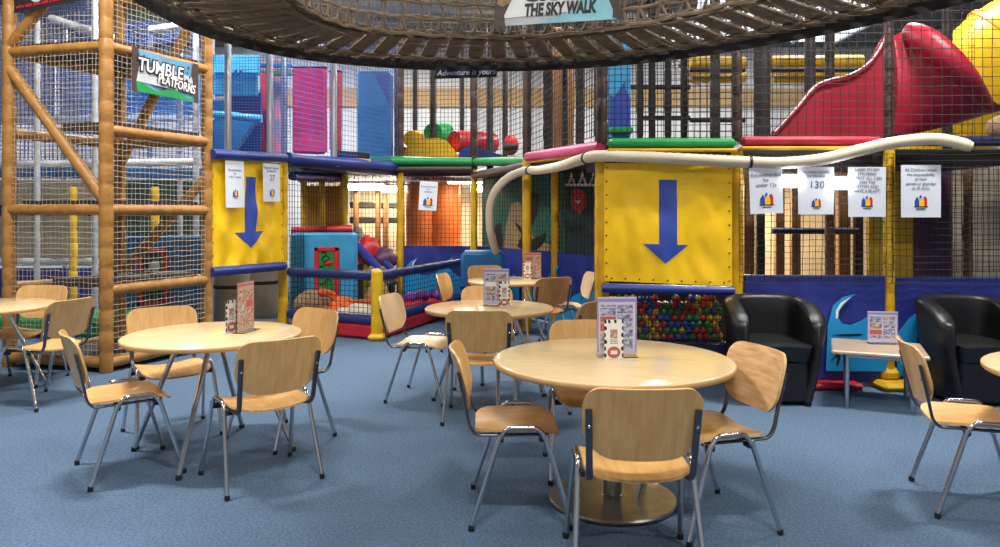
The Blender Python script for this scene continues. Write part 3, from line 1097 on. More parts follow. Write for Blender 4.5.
# ------------------------------------------------------------------ paper notices
def notice(label, tl, tr, h, lines, size, n, logo=.07, big=None, lsp=1.1, sd=0):
    """laminated notice hung from two top corners"""
    tl, tr = V(tl), V(tr)
    w = (tr - tl).length
    x = (tr - tl).normalized()
    n = V(n).normalized()
    z = V((0, 0, 1))
    z = (z - x * x.dot(z)).normalized()
    t = thing('paper_notice', label, 'notice', (tl + tr) / 2 - z * h, 'white notices on the play structures', world=True)
    g = lambda u, v: tl + x * (w * u) - z * (h * (1 - v)) + n * (.006 * sin(u * 3 + sd) * (1 - v))
    MB().sheet(g, 8, 8, .002, n).build('notice_sheet', 'paper', t, 60)
    P = lambda u, v: g(u, v) + n * .003
    text('lettering', lines, size, 'ink', t, P(.5, .73 if big is None else .85), x, z, 0, .0004, line=lsp * .86, xs=.92)
    if big:
        text('lettering', big, size * 2.6, 'ink', t, P(.52, .62), x, z, 0, .0004)
    # house logo: blue turret, yellow arch, red tower
    c = P(.5, .30 if big is None else .24)
    b = MB()
    q = logo

    def pr(pts, mi):
        b.mi = mi
        b.prism([c + x * (px * q) + z * (pz * q) for px, pz in pts], n * -.001)
    pr([(-.55, -.4), (-.15, -.4), (-.15, .1), (-.33, .45), (-.55, .1)], 0)
    pr([(-.15, -.4), (.3, -.4), (.3, .1), (.08, .3), (-.15, .1)], 1)
    pr([(.3, -.4), (.55, -.4), (.55, .25), (.42, .5), (.22, .4), (.3, .1)], 2)
    pr([(-.12, .22), (.1, .4), (.02, .62), (-.14, .45)], 0)
    pr([(-.62, -.48), (.62, -.48), (.62, -.4), (-.62, -.4)], 3)
    pr([(-.4, -.68), (.4, -.68), (.4, -.58), (-.4, -.58)], 4)
    b.build('logo', ['arrow', 'yellow', 'redtoy', 'black', 'ink'], t)
    return t


nF = V((0, -1, 0))
DP = 6.17
notice('white notice recommended for older children, hanging beside the wide arrow banner', at(749, 168, DP), at(782, 167, DP), .39, 'Recommended\nfor\nunder 12s', .046, nF, .10)
notice('white notice with the number 130, between the two bright lamps', at(798, 167, DP), at(834, 167, DP), .40, 'Maximum Capacity\nfor this area', .034, nF, .07, '130', sd=1)
notice('white notice of six text lines about the laser system beside the slim yellow post', at(848, 167, DP - .02), at(886, 167, DP - .02), .42, 'LASER STORM\nSTROBING\nEFFECT ALL CAN\nJOIN THE\nSYSTEM AND\nHAVE A BLAST!', .036, nF, .085, lsp=1.15, sd=2)
notice('white notice about children and guardians, beyond the slim yellow post', at(901, 165, DP - .04), at(941, 165, DP - .04), .44, 'All Children remain\nthe responsibility\nof their\nparent or guardian\nat all times', .037, nF, .095, lsp=1.2, sd=3)
for (u0, u1, v0, h, lines, big, lab) in ((.12, .36, .985, .53, 'Recommended\nfor\n4 to 11 years', None, 'crumpled white age notice on the narrower yellow banner, nearer the tower'),
                                   (.63, .88, .98, .46, 'Maximum Capacity\nfor this area', '27', 'white notice with the number 27 on the narrower yellow banner')):
    a, c = fL(u0, v0) + nL2 * .06, fL(u1, v0) + nL2 * .06
    notice(lab, a, c, h, lines, .04, nL2, .08, big)
notice('white notice hanging in front of the orange padded roll', at(420, 181, 10.6), at(438, 182, 10.6), .42, 'Recommended\nfor\ntoddlers', .04, nF, .12)

# ------------------------------------------------------------------ rear play structure (recess and centre)
rs = thing('rear_play_structure', 'set-back soft play structure with green and pink edged deck behind the small tables', 'play structure', (-.4, 11.5, 0), world=True)
P527 = V((at(527, 0, 9.3).x, 9.3, 0))
P600 = V((PX[0], 6.5, 0))
WA, WB = V((1.22, 8.95, 0)), V((-.44, 11.75, 0))
P478, P398, P285 = V((at(474, 0, 11.6).x, 11.6, 0)), V((at(400, 0, 11.7).x, 11.7, 0)), V((-2.765, 9.3, 0))
P345 = V((at(344, 0, 11.3).x, 11.3, 0))
Z2 = 2.24
for p, r, z in ((P527, .058, 2.2), (P478, .05, 2.2), (P398, .05, 2.2), (P285, .062, 2.2), (P345, .06, 2.2), (WA.lerp(WB, .29), .055, 2.2)):
    MB().pad(zz(p, 0), zz(p, z), r, .22, 12, .03, .93).build('post', 'yellowpad', rs, 40)
for p in (P527, P478, P398):
    MB().pad(zz(p, 2.2), zz(p, 4.9), .06, .25, 10, .03, .92).build('upper_post', 'brown', rs, 40)
for px, d, r in ((433, 12.4, .05), (462, 13, .04), (490, 12.5, .06), (505, 11, .04), (548, 9.6, .06), (565, 9.8, .04), (415, 13.5, .045), (397, 12.6, .05), (580, 8.6, .05)):
    p = at(px, 0, d)
    MB().pad(zz(p, 2.2), zz(p, 4.9), r, .25, 8, .03, .92).build('upper_post', 'dark', rs, 40)
MB().box(zz(at(562, 0, 11), 3.3), (.35, .1, 2.0), .02).build('upper_pad', 'woodbrown', rs)
# deck and its coloured edges
def slab(pts, z, th, name, m):
    MB().prism([zz(V(p), z) for p in pts], (0, 0, -th)).build(name, m, rs)


slab([P600 + V((.05, .1, 0)), V((1.5, 6.6, 0)), V((1.5, 12.9, 0)), V((-.4, 12.9, 0)), P478 + V((.05, .05, 0)), P527 + V((.05, .05, 0))], 2.16, .1, 'deck', 'dark')
slab([P478 + V((0, .1, 0)), V((-.4, 14.2, 0)), V((-3.9, 14.2, 0)), P285 + V((-.1, .3, 0)), P285 + V((.1, .1, 0)), P398 + V((0, .1, 0))][::1], 2.2, .1, 'deck', 'darknavy')


def edge(a, b, m, r=.06, name='edge_pad'):
    MB().pad(a, b, r, .8, 10, .01, .98).build(name, m, rs, 40)


edge(at(602, 147, 6.6), at(528, 157, 9.2), 'pink')
edge(at(602, 153, 6.62), at(528, 162, 9.2), 'yellowpad', .02, 'edge_trim')
edge(at(527, 161, 9.4), at(476, 162, 11.5), 'green', .065)
edge(at(472, 162, 11.5), at(340, 160, 11.6), 'green', .07)
edge(at(472, 169, 11.5), at(398, 169, 11.6), 'brown', .06, 'deck_beam')
edge(zz(P527, 2.1), zz(P478, 2.1), 'brown', .06, 'deck_beam')
edge(at(397, 167, 11.65), at(288, 158, 9.3), 'blue', .075, 'blue_tube')
edge(at(340, 178, 11.3), at(292, 176, 9.6), 'blue', .06, 'blue_tube')
# upper nets
for i, (a, c, n) in enumerate(((P600, P527, 40), (P527, P478, 32), (P478, P398, 20), (P398, P285, 40))):
    m = 'blacknet' if i < 3 else 'bluenet'
    MB().net(quad(zz(a, 2.2), zz(c, 2.2), zz(c, 4.7), zz(a, 4.7)), n, 36, .0042, 6, .005, seed=90 + i).build('net', m, rs)
for i, (a, c, n) in enumerate(((WA, WB, 42), (P478, P398, 18), (P398, P345, 16), (P345, P285, 24))):
    z0 = .97 if i < 2 else 0
    MB().net(quad(zz(a, z0), zz(c, z0), zz(c, 2.1), zz(a, 2.1)), n, 16 if i < 2 else 28, .0042, 5, .005, seed=100 + i).build('net', 'blacknet', rs)
# wave wall pads along the recess and the pen
wv1 = [(.02, .03), (.97, .03), (.97, .5), (.86, .62), (.82, .5), (.7, .42), (.62, .3), (.52, .36), (.45, .62), (.52, .82), (.4, .74), (.32, .55), (.26, .45), (.18, .75), (.16, .6), (.1, .45), (.02, .4)]
wv2 = [(.0, .08), (.99, .08), (.99, .5), (.84, .48), (.76, .54), (.70, .62), (.70, .70), (.745, .81), (.64, .74), (.56, .64), (.50, .55), (.38, .50), (.28, .50), (.20, .56), (.16, .64), (.165, .71), (.21, .80), (.10, .73), (.03, .62), (.0, .56)]
nW = V((WB.y - WA.y, -(WB.x - WA.x), 0))


def recess_pad(a, c, waves, seed):
    """pad seen from the table side; a is its end nearer the left of the picture"""
    navy_pad(a.x, c.x, a.y, c.y, .98, waves, seed=seed, parent=rs)


m1, m2 = WB.lerp(WA, .46), WB.lerp(WA, .48)
recess_pad(WB, m1, [(wv1, 'wave', .03)], 5)
recess_pad(m2, WA, [(wv1, 'wave', .03)], 7)
recess_pad(P398 + V((.06, 0, 0)), P478 - V((.06, 0, 0)), [(wv2, 'wave', .03), ([(.205, .79), (.14, .71), (.125, .60), (.15, .69)][::-1], 'white', .033), ([(.74, .80), (.675, .71), (.665, .60), (.69, .69)][::-1], 'white', .033)], 9)
# painted panels behind the recess net
pb_ = WB.lerp(WA, .02) + V((.12, .2, 0)); pc_ = WB.lerp(WA, .71) + V((.12, .2, 0)); pd_ = WA + V((.12, .1, 0))
nW = V((pd_.y - pb_.y, -(pd_.x - pb_.x), 0)).normalized()


def painted(a, c, m, prints):
    f = quad(zz(a, .8), zz(c, .8), zz(c, 2.06), zz(a, 2.06))
    o = MB().sheet(f, 2, 2, .05, nW).build('painted_panel', m, rs)
    for outline, pm, off in prints:
        pts = [f(u, v) + nW * off for u, v in outline]
        MB().prism(pts, nW * -.004).build('painted_shape', pm, o)


blob = [(.30, .1), (.34, .42), (.40, .66), (.50, .70), (.56, .58), (.62, .36), (.72, .24), (.9, .20), (.96, .06), (.30, .06)]
painted(pb_, pc_, 'muralgreen', [(blob, 'walltan', .006), ([(.12, .06), (.2, .42), (.26, .44), (.30, .06)], 'dark', .008),
        ([(.44, .46), (.52, .40), (.60, .22), (.82, .34), (.80, .22), (.66, .08), (.48, .16), (.54, .3)], 'dark', .010), ([(.56, .46), (.62, .62), (.66, .8), (.74, .78), (.72, .55), (.66, .42)], 'dark', .008)])
tri = lambda u: [(u, .85), (u + .10, 1.0), (u + .2, .85), (u + .15, .85), (u + .1, .94), (u + .05, .85)]
redb = [(.20, .60), (.16, .70), (.2, .79), (.36, .82), (.5, .76), (.54, .64), (.44, .58), (.38, .54), (.3, .59)]
painted(pc_ + (pd_ - pc_) * .04, pd_, 'muraldark', [(redb, 'redtoy', .006), (tri(.08), 'white', .008), (tri(.34), 'white', .008), (tri(.6), 'white', .008), ([(.02, .85), (.95, .82), (.95, .845), (.02, .875)], 'white', .007),
        ([(.24, .71), (.34, .65), (.44, .71), (.34, .68)], 'white', .010)])

bx = at(483, 0, 10.2)
bb = thing('padded_box', 'blue padded box behind the chair at the farthest table', 'padded box', (bx.x, bx.y, 0))
MB().box((0, 0, .49), (.60, .5, .98), .05).build('box_cover', 'midblue', bb, 40)
MB().box((0, 0, .49), (.612, .512, .02), .005).build('seam', 'darknavy', bb)

# things on the rear deck
md = thing('mountain_cushion', 'yellow trapezoid foam cushion on the rear deck beside a green roller', 'foam cushion', at(432, 166, 12.2), world=True)
MB().prism([at(397, 167, 12.2), at(466, 167, 12.2), at(463, 160, 12.2), at(446, 140, 12.2), at(438, 138, 12.2), at(413, 139, 12.2), at(405, 150, 12.2)], (0, .4, 0)).build('foam_block', 'yellowpad', md)
for lab, nm, cx, cy, r, m, x2 in (('yellow round foam roller behind the trapezoid cushion', 'foam_roller', 412, 139, 9, 'yellowpad', 417), ('green foam roller on top of the yellow trapezoid cushion', 'foam_roller', 433, 133, 10.5, 'green', 445),
                             ('red foam roller lying beside the green roller on the rear deck', 'foam_roller', 454, 141, 11, 'red', 492)):
    t = thing(nm, lab, 'foam roller', at(cx, cy, 12.5), 'foam rollers on the rear deck', world=True)
    rr = r * 12.4 / 730
    a = at(cx, cy, 12.45); c = at(x2, cy + (2 if x2 > 480 else 0), 13.1)
    MB().tube([a, a.lerp(c, .03), c], rr, 20, [rr * .93, rr, rr]).build('roller', m, t, 50)
    MB().tube([a + (a - c).normalized() * .002, a], rr * .8, 20).build('end_disc', m, t)
for lab, pts, m in (('blue foam wedge sloping down on the rear deck beside the red roller', ((460, 150), (470, 145), (508, 157), (508, 163), (458, 163)), 'blue'),
                    ('dark violet foam wedge behind the yellow trapezoid cushion', ((394, 150), (400, 146), (409, 148), (400, 163), (394, 163)), 'purple')):
    t = thing('foam_wedge', lab, 'foam wedge', at(pts[-1][0], 165, 12), 'foam wedges on the rear deck', world=True)
    MB().prism([at(x, y, 12.0 if m == 'blue' else 12.3) for x, y in pts][::-1], (0, .5, 0)).build('wedge', m, t)
t = thing('punch_bag', 'round red punch bag with dark half hanging above the rear deck', 'punch bag', at(511, 145, 10.6), world=True)
MB().ball(at(511, 145, 10.6), .14, 18, 12, (.8, .8, 1.1)).build('bag', 'redtoy', t, 80)
MB().tube([at(511, 135, 10.6), at(511, 60, 10.6)], .01, 6).build('strap', 'black', t, 60)
MB().tube([at(504, 147, 10.5), at(518, 147, 10.5)], .05, 10).build('band', 'dark', t, 60)

pl = thing('blue_pad_tower', 'tall blue padded block standing on the rear deck behind netting', 'padded block', at(374, 160, 12), world=True)
a, c = at(358, 72, 12.0), at(391, 162, 12.0)
MB().box(((a.x + c.x) / 2, 12.1, (a.z + c.z) / 2), (c.x - a.x, .4, a.z - c.z), .04).build('pad_block', 'midblue', pl)
MB().prism([at(374, 74, 11.89), at(389, 74, 11.89), at(389, 104, 11.89)], (0, -.006, 0)).build('corner_print', 'blue', pl)  # darker blue triangle at the block's upper corner
bd = thing('black_banner', 'rolled black banner with white capitals lying on the blue deck tube', 'banner', at(350, 156, 10.6), world=True)
a, c = at(331, 155, 10.4), at(369, 154, 10.9)
MB().box((a + c) / 2, ((c - a).length, .06, .09), .015, Matrix.Rotation(atan2(c.y - a.y, c.x - a.x), 3, 'Z')).build('roll', 'black', bd)
MB().box((a + c) / 2 + V((0, .02, -.075)), ((c - a).length * .98, .12, .05), .01, Matrix.Rotation(atan2(c.y - a.y, c.x - a.x), 3, 'Z')).build('board', 'walltan', bd)
pp = thing('blue_wave_pad', 'light blue padded column cover with a darker wave, upstairs beside the brown post', 'padded cover', at(620, 138, 7.4), world=True)
a, c = at(609, 30, 7.4), at(631, 140, 7.4)
MB().box(((a.x + c.x) / 2, 7.45, (a.z + c.z) / 2), (c.x - a.x, .14, a.z - c.z), .03).build('pad_cover', 'sky', pp)
d_ = 7.375
MB().prism([at(x, y, d_) for x, y in ((609.5, 95), (614, 97), (619, 90), (625, 81), (626, 90), (630.5, 99), (630.5, 128), (609.5, 128))], (0, -.004, 0)).build('wave_print', 'arrow', pp)
MB().box((at(620, 131, 7.4)), (c.x - a.x + .02, .17, .07), .02).build('foot_band', 'green', pp)

# orange padded roll and lamps of the lower floor
og = thing('orange_roll', 'tall orange padded roll standing behind the hanging white notice', 'padded roll', at(435, 300, 12.9), world=True)
for x, w in ((421, 30), (446, 30)):
    p = at(x, 0, 13.0)
    MB().pad(zz(p, 0), zz(p, 2.05), w * 13 / 730 / 2, 1.0, 20, .0, .97).build('roll', 'orange', og, 40)
og2 = thing('orange_pole', 'slim orange striped pole behind the cream hose', 'pole', at(495, 300, 13.2), world=True)
p = at(495, 0, 13.2)
MB().pad(zz(p, 0), zz(p, 2.05), .1, .3, 12, .02, .9).build('pole', 'orange', og2, 40)


def lamp(p, w, label, m, power, col, rz=0):
    t = thing('bulkhead_lamp', label, 'lamp', p, 'bright lamps inside the play structures', rz=rz)
    MB().box((0, .03, 0), (w + .06, .04, .12), .012).build('housing', 'whitepad', t)
    MB().tube([(-w / 2, -.02, 0), (-w / 2 + .02, -.02, 0), (w / 2 - .02, -.02, 0), (w / 2, -.02, 0)], .045, 12, [.02, .045, .045, .02]).build('diffuser', m, t, 60)
    la = bpy.data.lights.new('bulkhead_glow', 'AREA')
    la.shape, la.size, la.size_y, la.energy, la.color = 'RECTANGLE', w, .1, power, col
    lo = bpy.data.objects.new('bulkhead_glow', la); COL.objects.link(lo)
    lo.parent = t
    lo.location = (0, -.08, 0); lo.rotation_euler = (R(90), 0, 0)
    return t


WARM = (1, .86, .62)
lamp(at(366, 187, 13.4), .62, 'long warm tube lamp behind the slim yellow pen posts', 'lamp', 60, WARM)
lamp(at(392, 189, 13.3), .30, 'warm lamp glowing beside the orange padded roll', 'lamp', 50, WARM)
lamp(at(483, 189, 13.2), .40, 'warm lamp glowing beside the top of the cream hose', 'lamp', 70, WARM)
lamp(at(790, 181, 6.24), .13, 'bright cool lamp between the older-children notice and the 130 notice', 'coollamp', 4, (.95, .97, 1))
lamp(at(841.5, 183, 6.22), .13, 'bright cool lamp between the 130 notice and the laser notice', 'coollamp', 4, (.95, .97, 1))
for x, y, z, p, c in ((2.6, 9.0, 1.9, 110, WARM), (-2.0, 13.8, 2.0, 60, WARM), (-.46, 12.3, 2.02, 25, WARM)):  # fill lamps added under the decks to brighten the dim lower storey
    t = thing('added_fill_lamp', 'low fill lamp added under the play deck', 'lamp', (x, y, z), 'fill lamps added under the decks')
    MB().box((0, 0, .04), (.9, .1, .05), .01).build('housing', 'whitepad', t)
    MB().tube([(-.42, 0, 0), (.42, 0, 0)], .02, 10).build('tube', 'lamp', t, 60)
    la = bpy.data.lights.new('fill_glow', 'AREA'); la.shape, la.size, la.size_y, la.energy, la.color = 'RECTANGLE', .85, .08, p, c
    lo = bpy.data.objects.new('fill_glow', la); COL.objects.link(lo); lo.parent = t; lo.location = (0, 0, -.03)

# white slatted wall and dark window bars behind the pen
sw = thing('slatted_screen', 'bright cream slatted screen with dark bars behind the toddler pen', 'screen', (-2.2, 14.4, 0), world=True)
b = MB()
for i in range(36):
    b.box((-3.7 + i * .11, 14.4, 1.05), (.09, .03, 2.1), .006)
b.build('slat', 'cream', sw)
for y in (205, 220):
    a, c = at(350, y, 13.9), at(405, y, 13.9)
    MB().box((a + c) / 2, (c.x - a.x, .08, .13), .02).build('rail', 'dark', sw)
for x in (378, 386, 402, 412, 356):
    p = at(x, 0, 13.7)
    MB().box((p.x, p.y, 1.05), (.1, .08, 2.1), .02).build('upright', 'woodbrown', sw)
for k, x in enumerate((480, 490, 470)):
    p = at(x, 0, 14.2)

# ------------------------------------------------------------------ toddler pen
pen = thing('toddler_pen', 'low toddler pen with blue rails, black netting and a short yellow post', 'pen', (-1.5, 9.0, 0), world=True)
Q0, Q2 = V((-2.66, 9.22, 0)), V((-.58, 11.1, 0))
Q1 = V((at(377, 0, 8.62).x, 8.62, 0))
MB().pad(zz(Q1, .06), zz(Q1, .80), .07, .24, 14, .02, .95).ball(zz(Q1, .80), .068, 14, 8, (1, 1, .5)).build('corner_post', 'yellowpad', pen, 40)
MB().box(zz(Q1, .04), (.2, .2, .08), .03).build('post_foot', 'yellowpad', pen)
for a, c in ((Q0, Q1), (Q1, Q2)):
    MB().pad(zz(a, .76), zz(c, .76), .055, .3, 12, .02, .95).build('top_rail', 'railnavy', pen, 40)
    MB().pad(zz(a, .23), zz(c, .23), .06, .3, 12, .02, .95).build('bottom_rail', 'railnavy', pen, 40)
    L = (c - a).length
    MB().net(quad(zz(a, .24), zz(c, .24), zz(c, .76), zz(a, .76)), int(L / .065), 8, .0042, 5, .004, seed=int(L * 10)).build('net', 'blacknet', pen)
    d = (c - a).normalized()
    mx = Matrix.Rotation(atan2(d.y, d.x), 3, 'Z')
    MB().box(zz((a + c) / 2, .095) + V((d.y, -d.x, 0)) * -.02, (L - .12, .14, .17), .03, mx).build('base_pad', 'red', pen)
slab_pts = [Q0, Q1, Q2, V((-.6, 11.5, 0)), V((-2.6, 11.4, 0))]
MB().prism([zz(p, .12) for p in slab_pts], (0, 0, -.1)).build('pen_mat', 'midblue', pen)

ap = thing('activity_panel', 'thick sky-blue padded panel with red-framed green maze inside the pen', 'activity panel', (at(322, 0, 10.0).x, 10.0, .12), world=True)
a, c = at(289, 233, 9.9), at(354, 300, 9.9)
MB().box(((a.x + c.x) / 2, 10.05, (a.z + .12) / 2), (c.x - a.x, .26, a.z - .12), .03).build('panel_body', 'sky', ap)
dz = 9.905
fr = MB()
x0, x1 = at(314.5, 0, dz).x, at(339, 0, dz).x
zt, zb = at(0, 247, dz).z, at(0, 312, dz).z
for cx, cz, w, h in (((x0 + x1) / 2, zt - .03, x1 - x0, .06), ((x0 + x1) / 2, zb + .03, x1 - x0, .06), (x0 + .03, (zt + zb) / 2, .06, zt - zb), (x1 - .03, (zt + zb) / 2, .06, zt - zb)):
    fr.box((cx, dz, cz), (w, .05, h), .01)
fr.build('maze_frame', 'redtoy', ap)
MB().box(((x0 + x1) / 2, dz + .005, (zt + zb) / 2), (x1 - x0 - .1, .02, zt - zb - .1), .002).build('maze_board', 'mazegreen', ap)
mz = MB()
rd = random.Random(11)
for k in range(12):
    cx, cz, r = rd.uniform(x0 + .09, x1 - .09), zb + .1 + k * (zt - zb - .2) / 11, rd.uniform(.025, .05)
    mz.tube([(cx + r * cos(t * .5), dz - .012, cz + r * sin(t * .5)) for t in range(rd.randrange(6, 11))], .007, 6)
mz.build('maze_track', 'black', ap, 60)
MB().ball(((x0 + x1) / 2 + .03, dz - .01, zt - .22), .05, 10, 6, (1.2, .4, .7)).build('maze_piece', 'redtoy', ap, 60)

for x in (304, 322):
    p = at(x, 0, 11.3)
    MB().pad(zz(p, 0), zz(p, 2.1), .05, .22, 12, .03, .93).build('post', 'yellowpad', rs, 40)
a, c = at(306, 186, 11.6), at(341, 246, 11.6)
MB().box(((a.x + c.x) / 2, 11.6, (a.z + c.z) / 2), (c.x - a.x, .08, a.z - c.z), .02).build('wall_pad', 'mustard', rs)
a, c = at(291, 231, 10.6), at(352, 229, 10.8)
MB().pad(a, c, .06, .4, 12, .02, .97).build('red_roll', 'red', rs, 40)
# small slide into the pen
sl = thing('toddler_slide', 'small dark slide with blue rails sloping down into the toddler pen', 'slide', at(372, 300, 10.9), world=True)
s0, s1 = at(354, 242, 11.2), at(386, 277, 10.55)
MB().pad(s0, s1, .06, .4, 10, .02, .95).pad(s0 + V((.1, .35, .0)), s1 + V((.1, .35, .0)), .06, .4, 10, .02, .95).build('side_rail', 'navy', sl, 40)
MB().sheet(quad(s0 + V((0, .02, -.1)), s1 + V((0, .02, -.1)), s1 + V((.1, .34, -.1)), s0 + V((.1, .34, -.1))), 4, 2, .04, (0, 0, 1)).build('chute', 'dark', sl)
MB().prism([s0 + V((0, .16, -.12)), s1 + V((0, .16, -.12)), V((s1.x, s1.y + .16, .02)), V((s0.x, s0.y + .16, .02))], (0, .06, 0)).build('support', 'yellowpad', sl)
for lab, x, y, d, sq, m, r in (('red bean bag behind the pen slide', 368, 252, 11.3, (1, .9, 1.15), 'red', .2), ('plum-coloured bean bag beside the red one behind the pen slide', 384, 260, 11.25, (1, .9, .9), 'plum', .2), ('pale sack behind netting beside the red bean bag', 357, 240, 11.9, (.8, .7, 1.3), 'whitepad', .16)):
    t = thing('bean_bag', lab, 'bean bag', at(x, y, d), 'bean bags behind the pen slide')
    MB().ball((0, 0, 0), r, 20, 14, sq, .25).build('bag', m, t, 80)
    MB().ball((0, 0, r * sq[2] * .98), .035, 10, 6, (1, 1, 1.4)).build('tied_neck', m, t, 80)
    t2 = MB().box((0, .05, -(at(x, y, d).z) / 2 - r * .4), (.3, .3, at(x, y, d).z - r * .9), .03).build('plinth', 'dark', t)

# soft toys in the pen
def toy(name, label, cat, p, parts):
    t = thing(name, label, cat, p, 'soft toys in the pen')
    for nm, m, c, r, sq, wob in parts:
        MB().ball(c, r, 18, 12, sq, wob).build(nm, m, t, 80)
    return t


ZP = .12
p = at(314, 0, 9.45)
toy('round_cushion', 'big round tan plush cushion lying in the pen behind the netting', 'cushion', (p.x, p.y, ZP), [('cushion', 'tan', (0, 0, .19), .25, (1.1, .8, .76), .12), ('seam_roll', 'tan', (.12, -.08, .12), .15, (1.2, .8, .75), .1)])
p = at(343, 0, 9.2)
t = toy('plush_toy', 'orange plush animal lying on its side in the pen with an arm stretched out', 'plush toy', (p.x, p.y, ZP),
        [('body', 'orangeplush', (0, 0, .17), .19, (1.0, .8, .85), .1), ('head', 'orangeplush', (-.06, -.12, .12), .13, (1, .9, .9), .05), ('snout', 'orangeplush', (-.05, -.23, .1), .055, (1, .8, .7), 0)])
MB().tube(spline([(.12, 0, .22), (.26, -.02, .24), (.42, -.03, .25), (.56, -.02, .3)]), .06, 10, [.07 - .0015 * i for i in range(19)]).ball((.56, -.02, .3), .05, 10, 8).build('arm', 'orangeplush', t, 80)
MB().tube(spline([(-.08, 0, .28), (-.16, .0, .36), (-.26, 0, .38)]), .05, 10).ball((-.26, 0, .38), .06, 10, 8).build('tail', 'orangeplush', t, 80)
MB().ball((-.1, -.1, .23), .04, 10, 6).ball((.0, -.1, .24), .04, 10, 6).build('ear', 'orangeplush', t, 80)
MB().ball((-.09, -.225, .15), .012, 8, 6).ball((-.02, -.23, .15), .012, 8, 6).build('eye', 'black', t, 80)
p = at(360, 0, 9.05)
t = toy('plush_toy', 'white plush animal lying under the orange arm near the yellow pen post', 'plush toy', (p.x, p.y, ZP),
        [('body', 'whiteplush', (0, 0, .13), .17, (1.35, .8, .75), .15), ('head', 'whiteplush', (-.2, -.04, .12), .1, (1, 1, .95), .05)])
MB().ball((-.24, -.13, .13), .02, 8, 6).ball((.1, -.1, .06), .05, 8, 6).build('green_patch', 'green', t, 80)
for sx in (-.1, .1):
    MB().tube(spline([(sx, -.05, .1), (sx + .03, -.14, .06), (sx + .08, -.2, .05)]), .04, 8).build('paw', 'whiteplush', t, 80)
p = at(378, 0, 9.4)
toy('plush_toy', 'cream and tan plush toy sitting behind the yellow pen post', 'plush toy', (p.x, p.y, ZP), [('body', 'walltan', (0, 0, .26), .18, (.9, .8, 1.4), .08), ('head', 'whiteplush', (-.02, -.02, .56), .11, (1, 1, 1), .05), ('ear', 'tan', (-.09, 0, .66), .04, (1, .6, 1), 0), ('ear', 'tan', (.06, 0, .66), .04, (1, .6, 1), 0)])
rd = random.Random(3)
k = 0
for (x, d, m, r, lab) in ((412, 9.9, 'redtoy', .17, 'red toy car shell nearest the short yellow pen post'), (424, 10.0, 'redtoy', .18, 'red toy car shell in the middle of the pen row'), (436, 10.15, 'redtoy', .17, 'red toy car shell next to the purple toys'),
                     (445, 10.6, 'purpletoy', .2, 'purple toy car shell at the far end of the pen'), (405, 10.2, 'orangeplush', .1, 'small orange toy car shell beside the red ones')):
    p = at(x, 0, d)
    t = thing('toy_car', lab, 'toy', (p.x, p.y, ZP), 'toys in the pen', rz=k * .5)
    MB().box((0, 0, r * .75), (r * 2.1, r * 1.3, r * .9), r * .3).build('car_body', m, t, 60)
    MB().box((-.02, 0, r * 1.45), (r * 1.1, r * 1.1, r * .7), r * .25).build('cabin', 'purpletoy' if m == 'redtoy' else 'redtoy', t, 60)
    for sx in (-.6, .6):
        for sy in (-.66, .66):
            MB().tube([(sx * r, sy * r - .015, r * .35), (sx * r, sy * r + .015, r * .35)], r * .35, 14).build('wheel', 'black' if k % 2 else 'byellow', t, 40)
    k += 1

# ------------------------------------------------------------------ under the narrow banner and behind the tower
for x, y0, d, r, lab in ((232, 0, 10.0, .24, 'grey drum under the narrower yellow banner, nearer the tower'), (262, 0, 10.6, .24, 'grey drum under the narrower yellow banner, nearer the pen')):
    p = at(x, 0, d)
    t = thing('padded_drum', lab, 'drum', (p.x, p.y, 0), 'grey drums under the banner')
    MB().lathe([(r * .96, 0), (r, .03), (r, .95), (r * .96, .99), (r * .9, 1.0)], (0, 0, 0), 28).build('drum', 'grey', t, 40)
    MB().lathe([(r * 1.01, .48), (r * 1.015, .49), (r * 1.015, .52), (r * 1.01, .53)], (0, 0, 0), 28).build('band', 'dark', t, 40)
a = V((-3.1, 9.4, 0))
fm = thing('yellow_mat', 'mustard floor mat under the narrower yellow banner', 'mat', (-2.95, 8.9, 0), world=True)
MB().box((-3.0, 9.2, .03), (.7, 1.2, .06), .02).build('mat_pad', 'woodbrown', fm)

bs = thing('blue_play_structure', 'distant blue and white play structure seen through the tower netting', 'play structure', (-5.5, 12, 0), world=True)
for x, d in ((37, 11), (95, 11), (116, 12.5), (180, 12), (196, 11), (65, 13.5), (150, 13), (212, 13)):
    p = at(x, 0, d)
    MB().pad(zz(p, 0), zz(p, 4.9), .045, .25, 10, .02, .92).build('post', 'greypad', bs, 40)
for x0, y0, x1, y1, d in ((0, 165, 200, 162, 11.2), (0, 262, 100, 262, 11.2), (50, 18, 120, 40, 11.2), (105, 20, 200, 3, 11.6), (0, 120, 200, 118, 12.5), (150, 30, 205, 22, 11.2)):
    MB().pad(at(x0, y0, d), at(x1, y1, d), .06, .3, 10, .02, .92).build('beam', 'whitepad', bs, 40)
for i, (x0, y0, x1, y1, d) in enumerate(((0, -20, 205, 160, 11.4), (0, 60, 205, 230, 12.8))):
    MB().net(patch(x0, y0, x1, y1, d, d), 50, 40, .007, 5, .01, seed=130 + i).build('net', 'bluenet', bs)
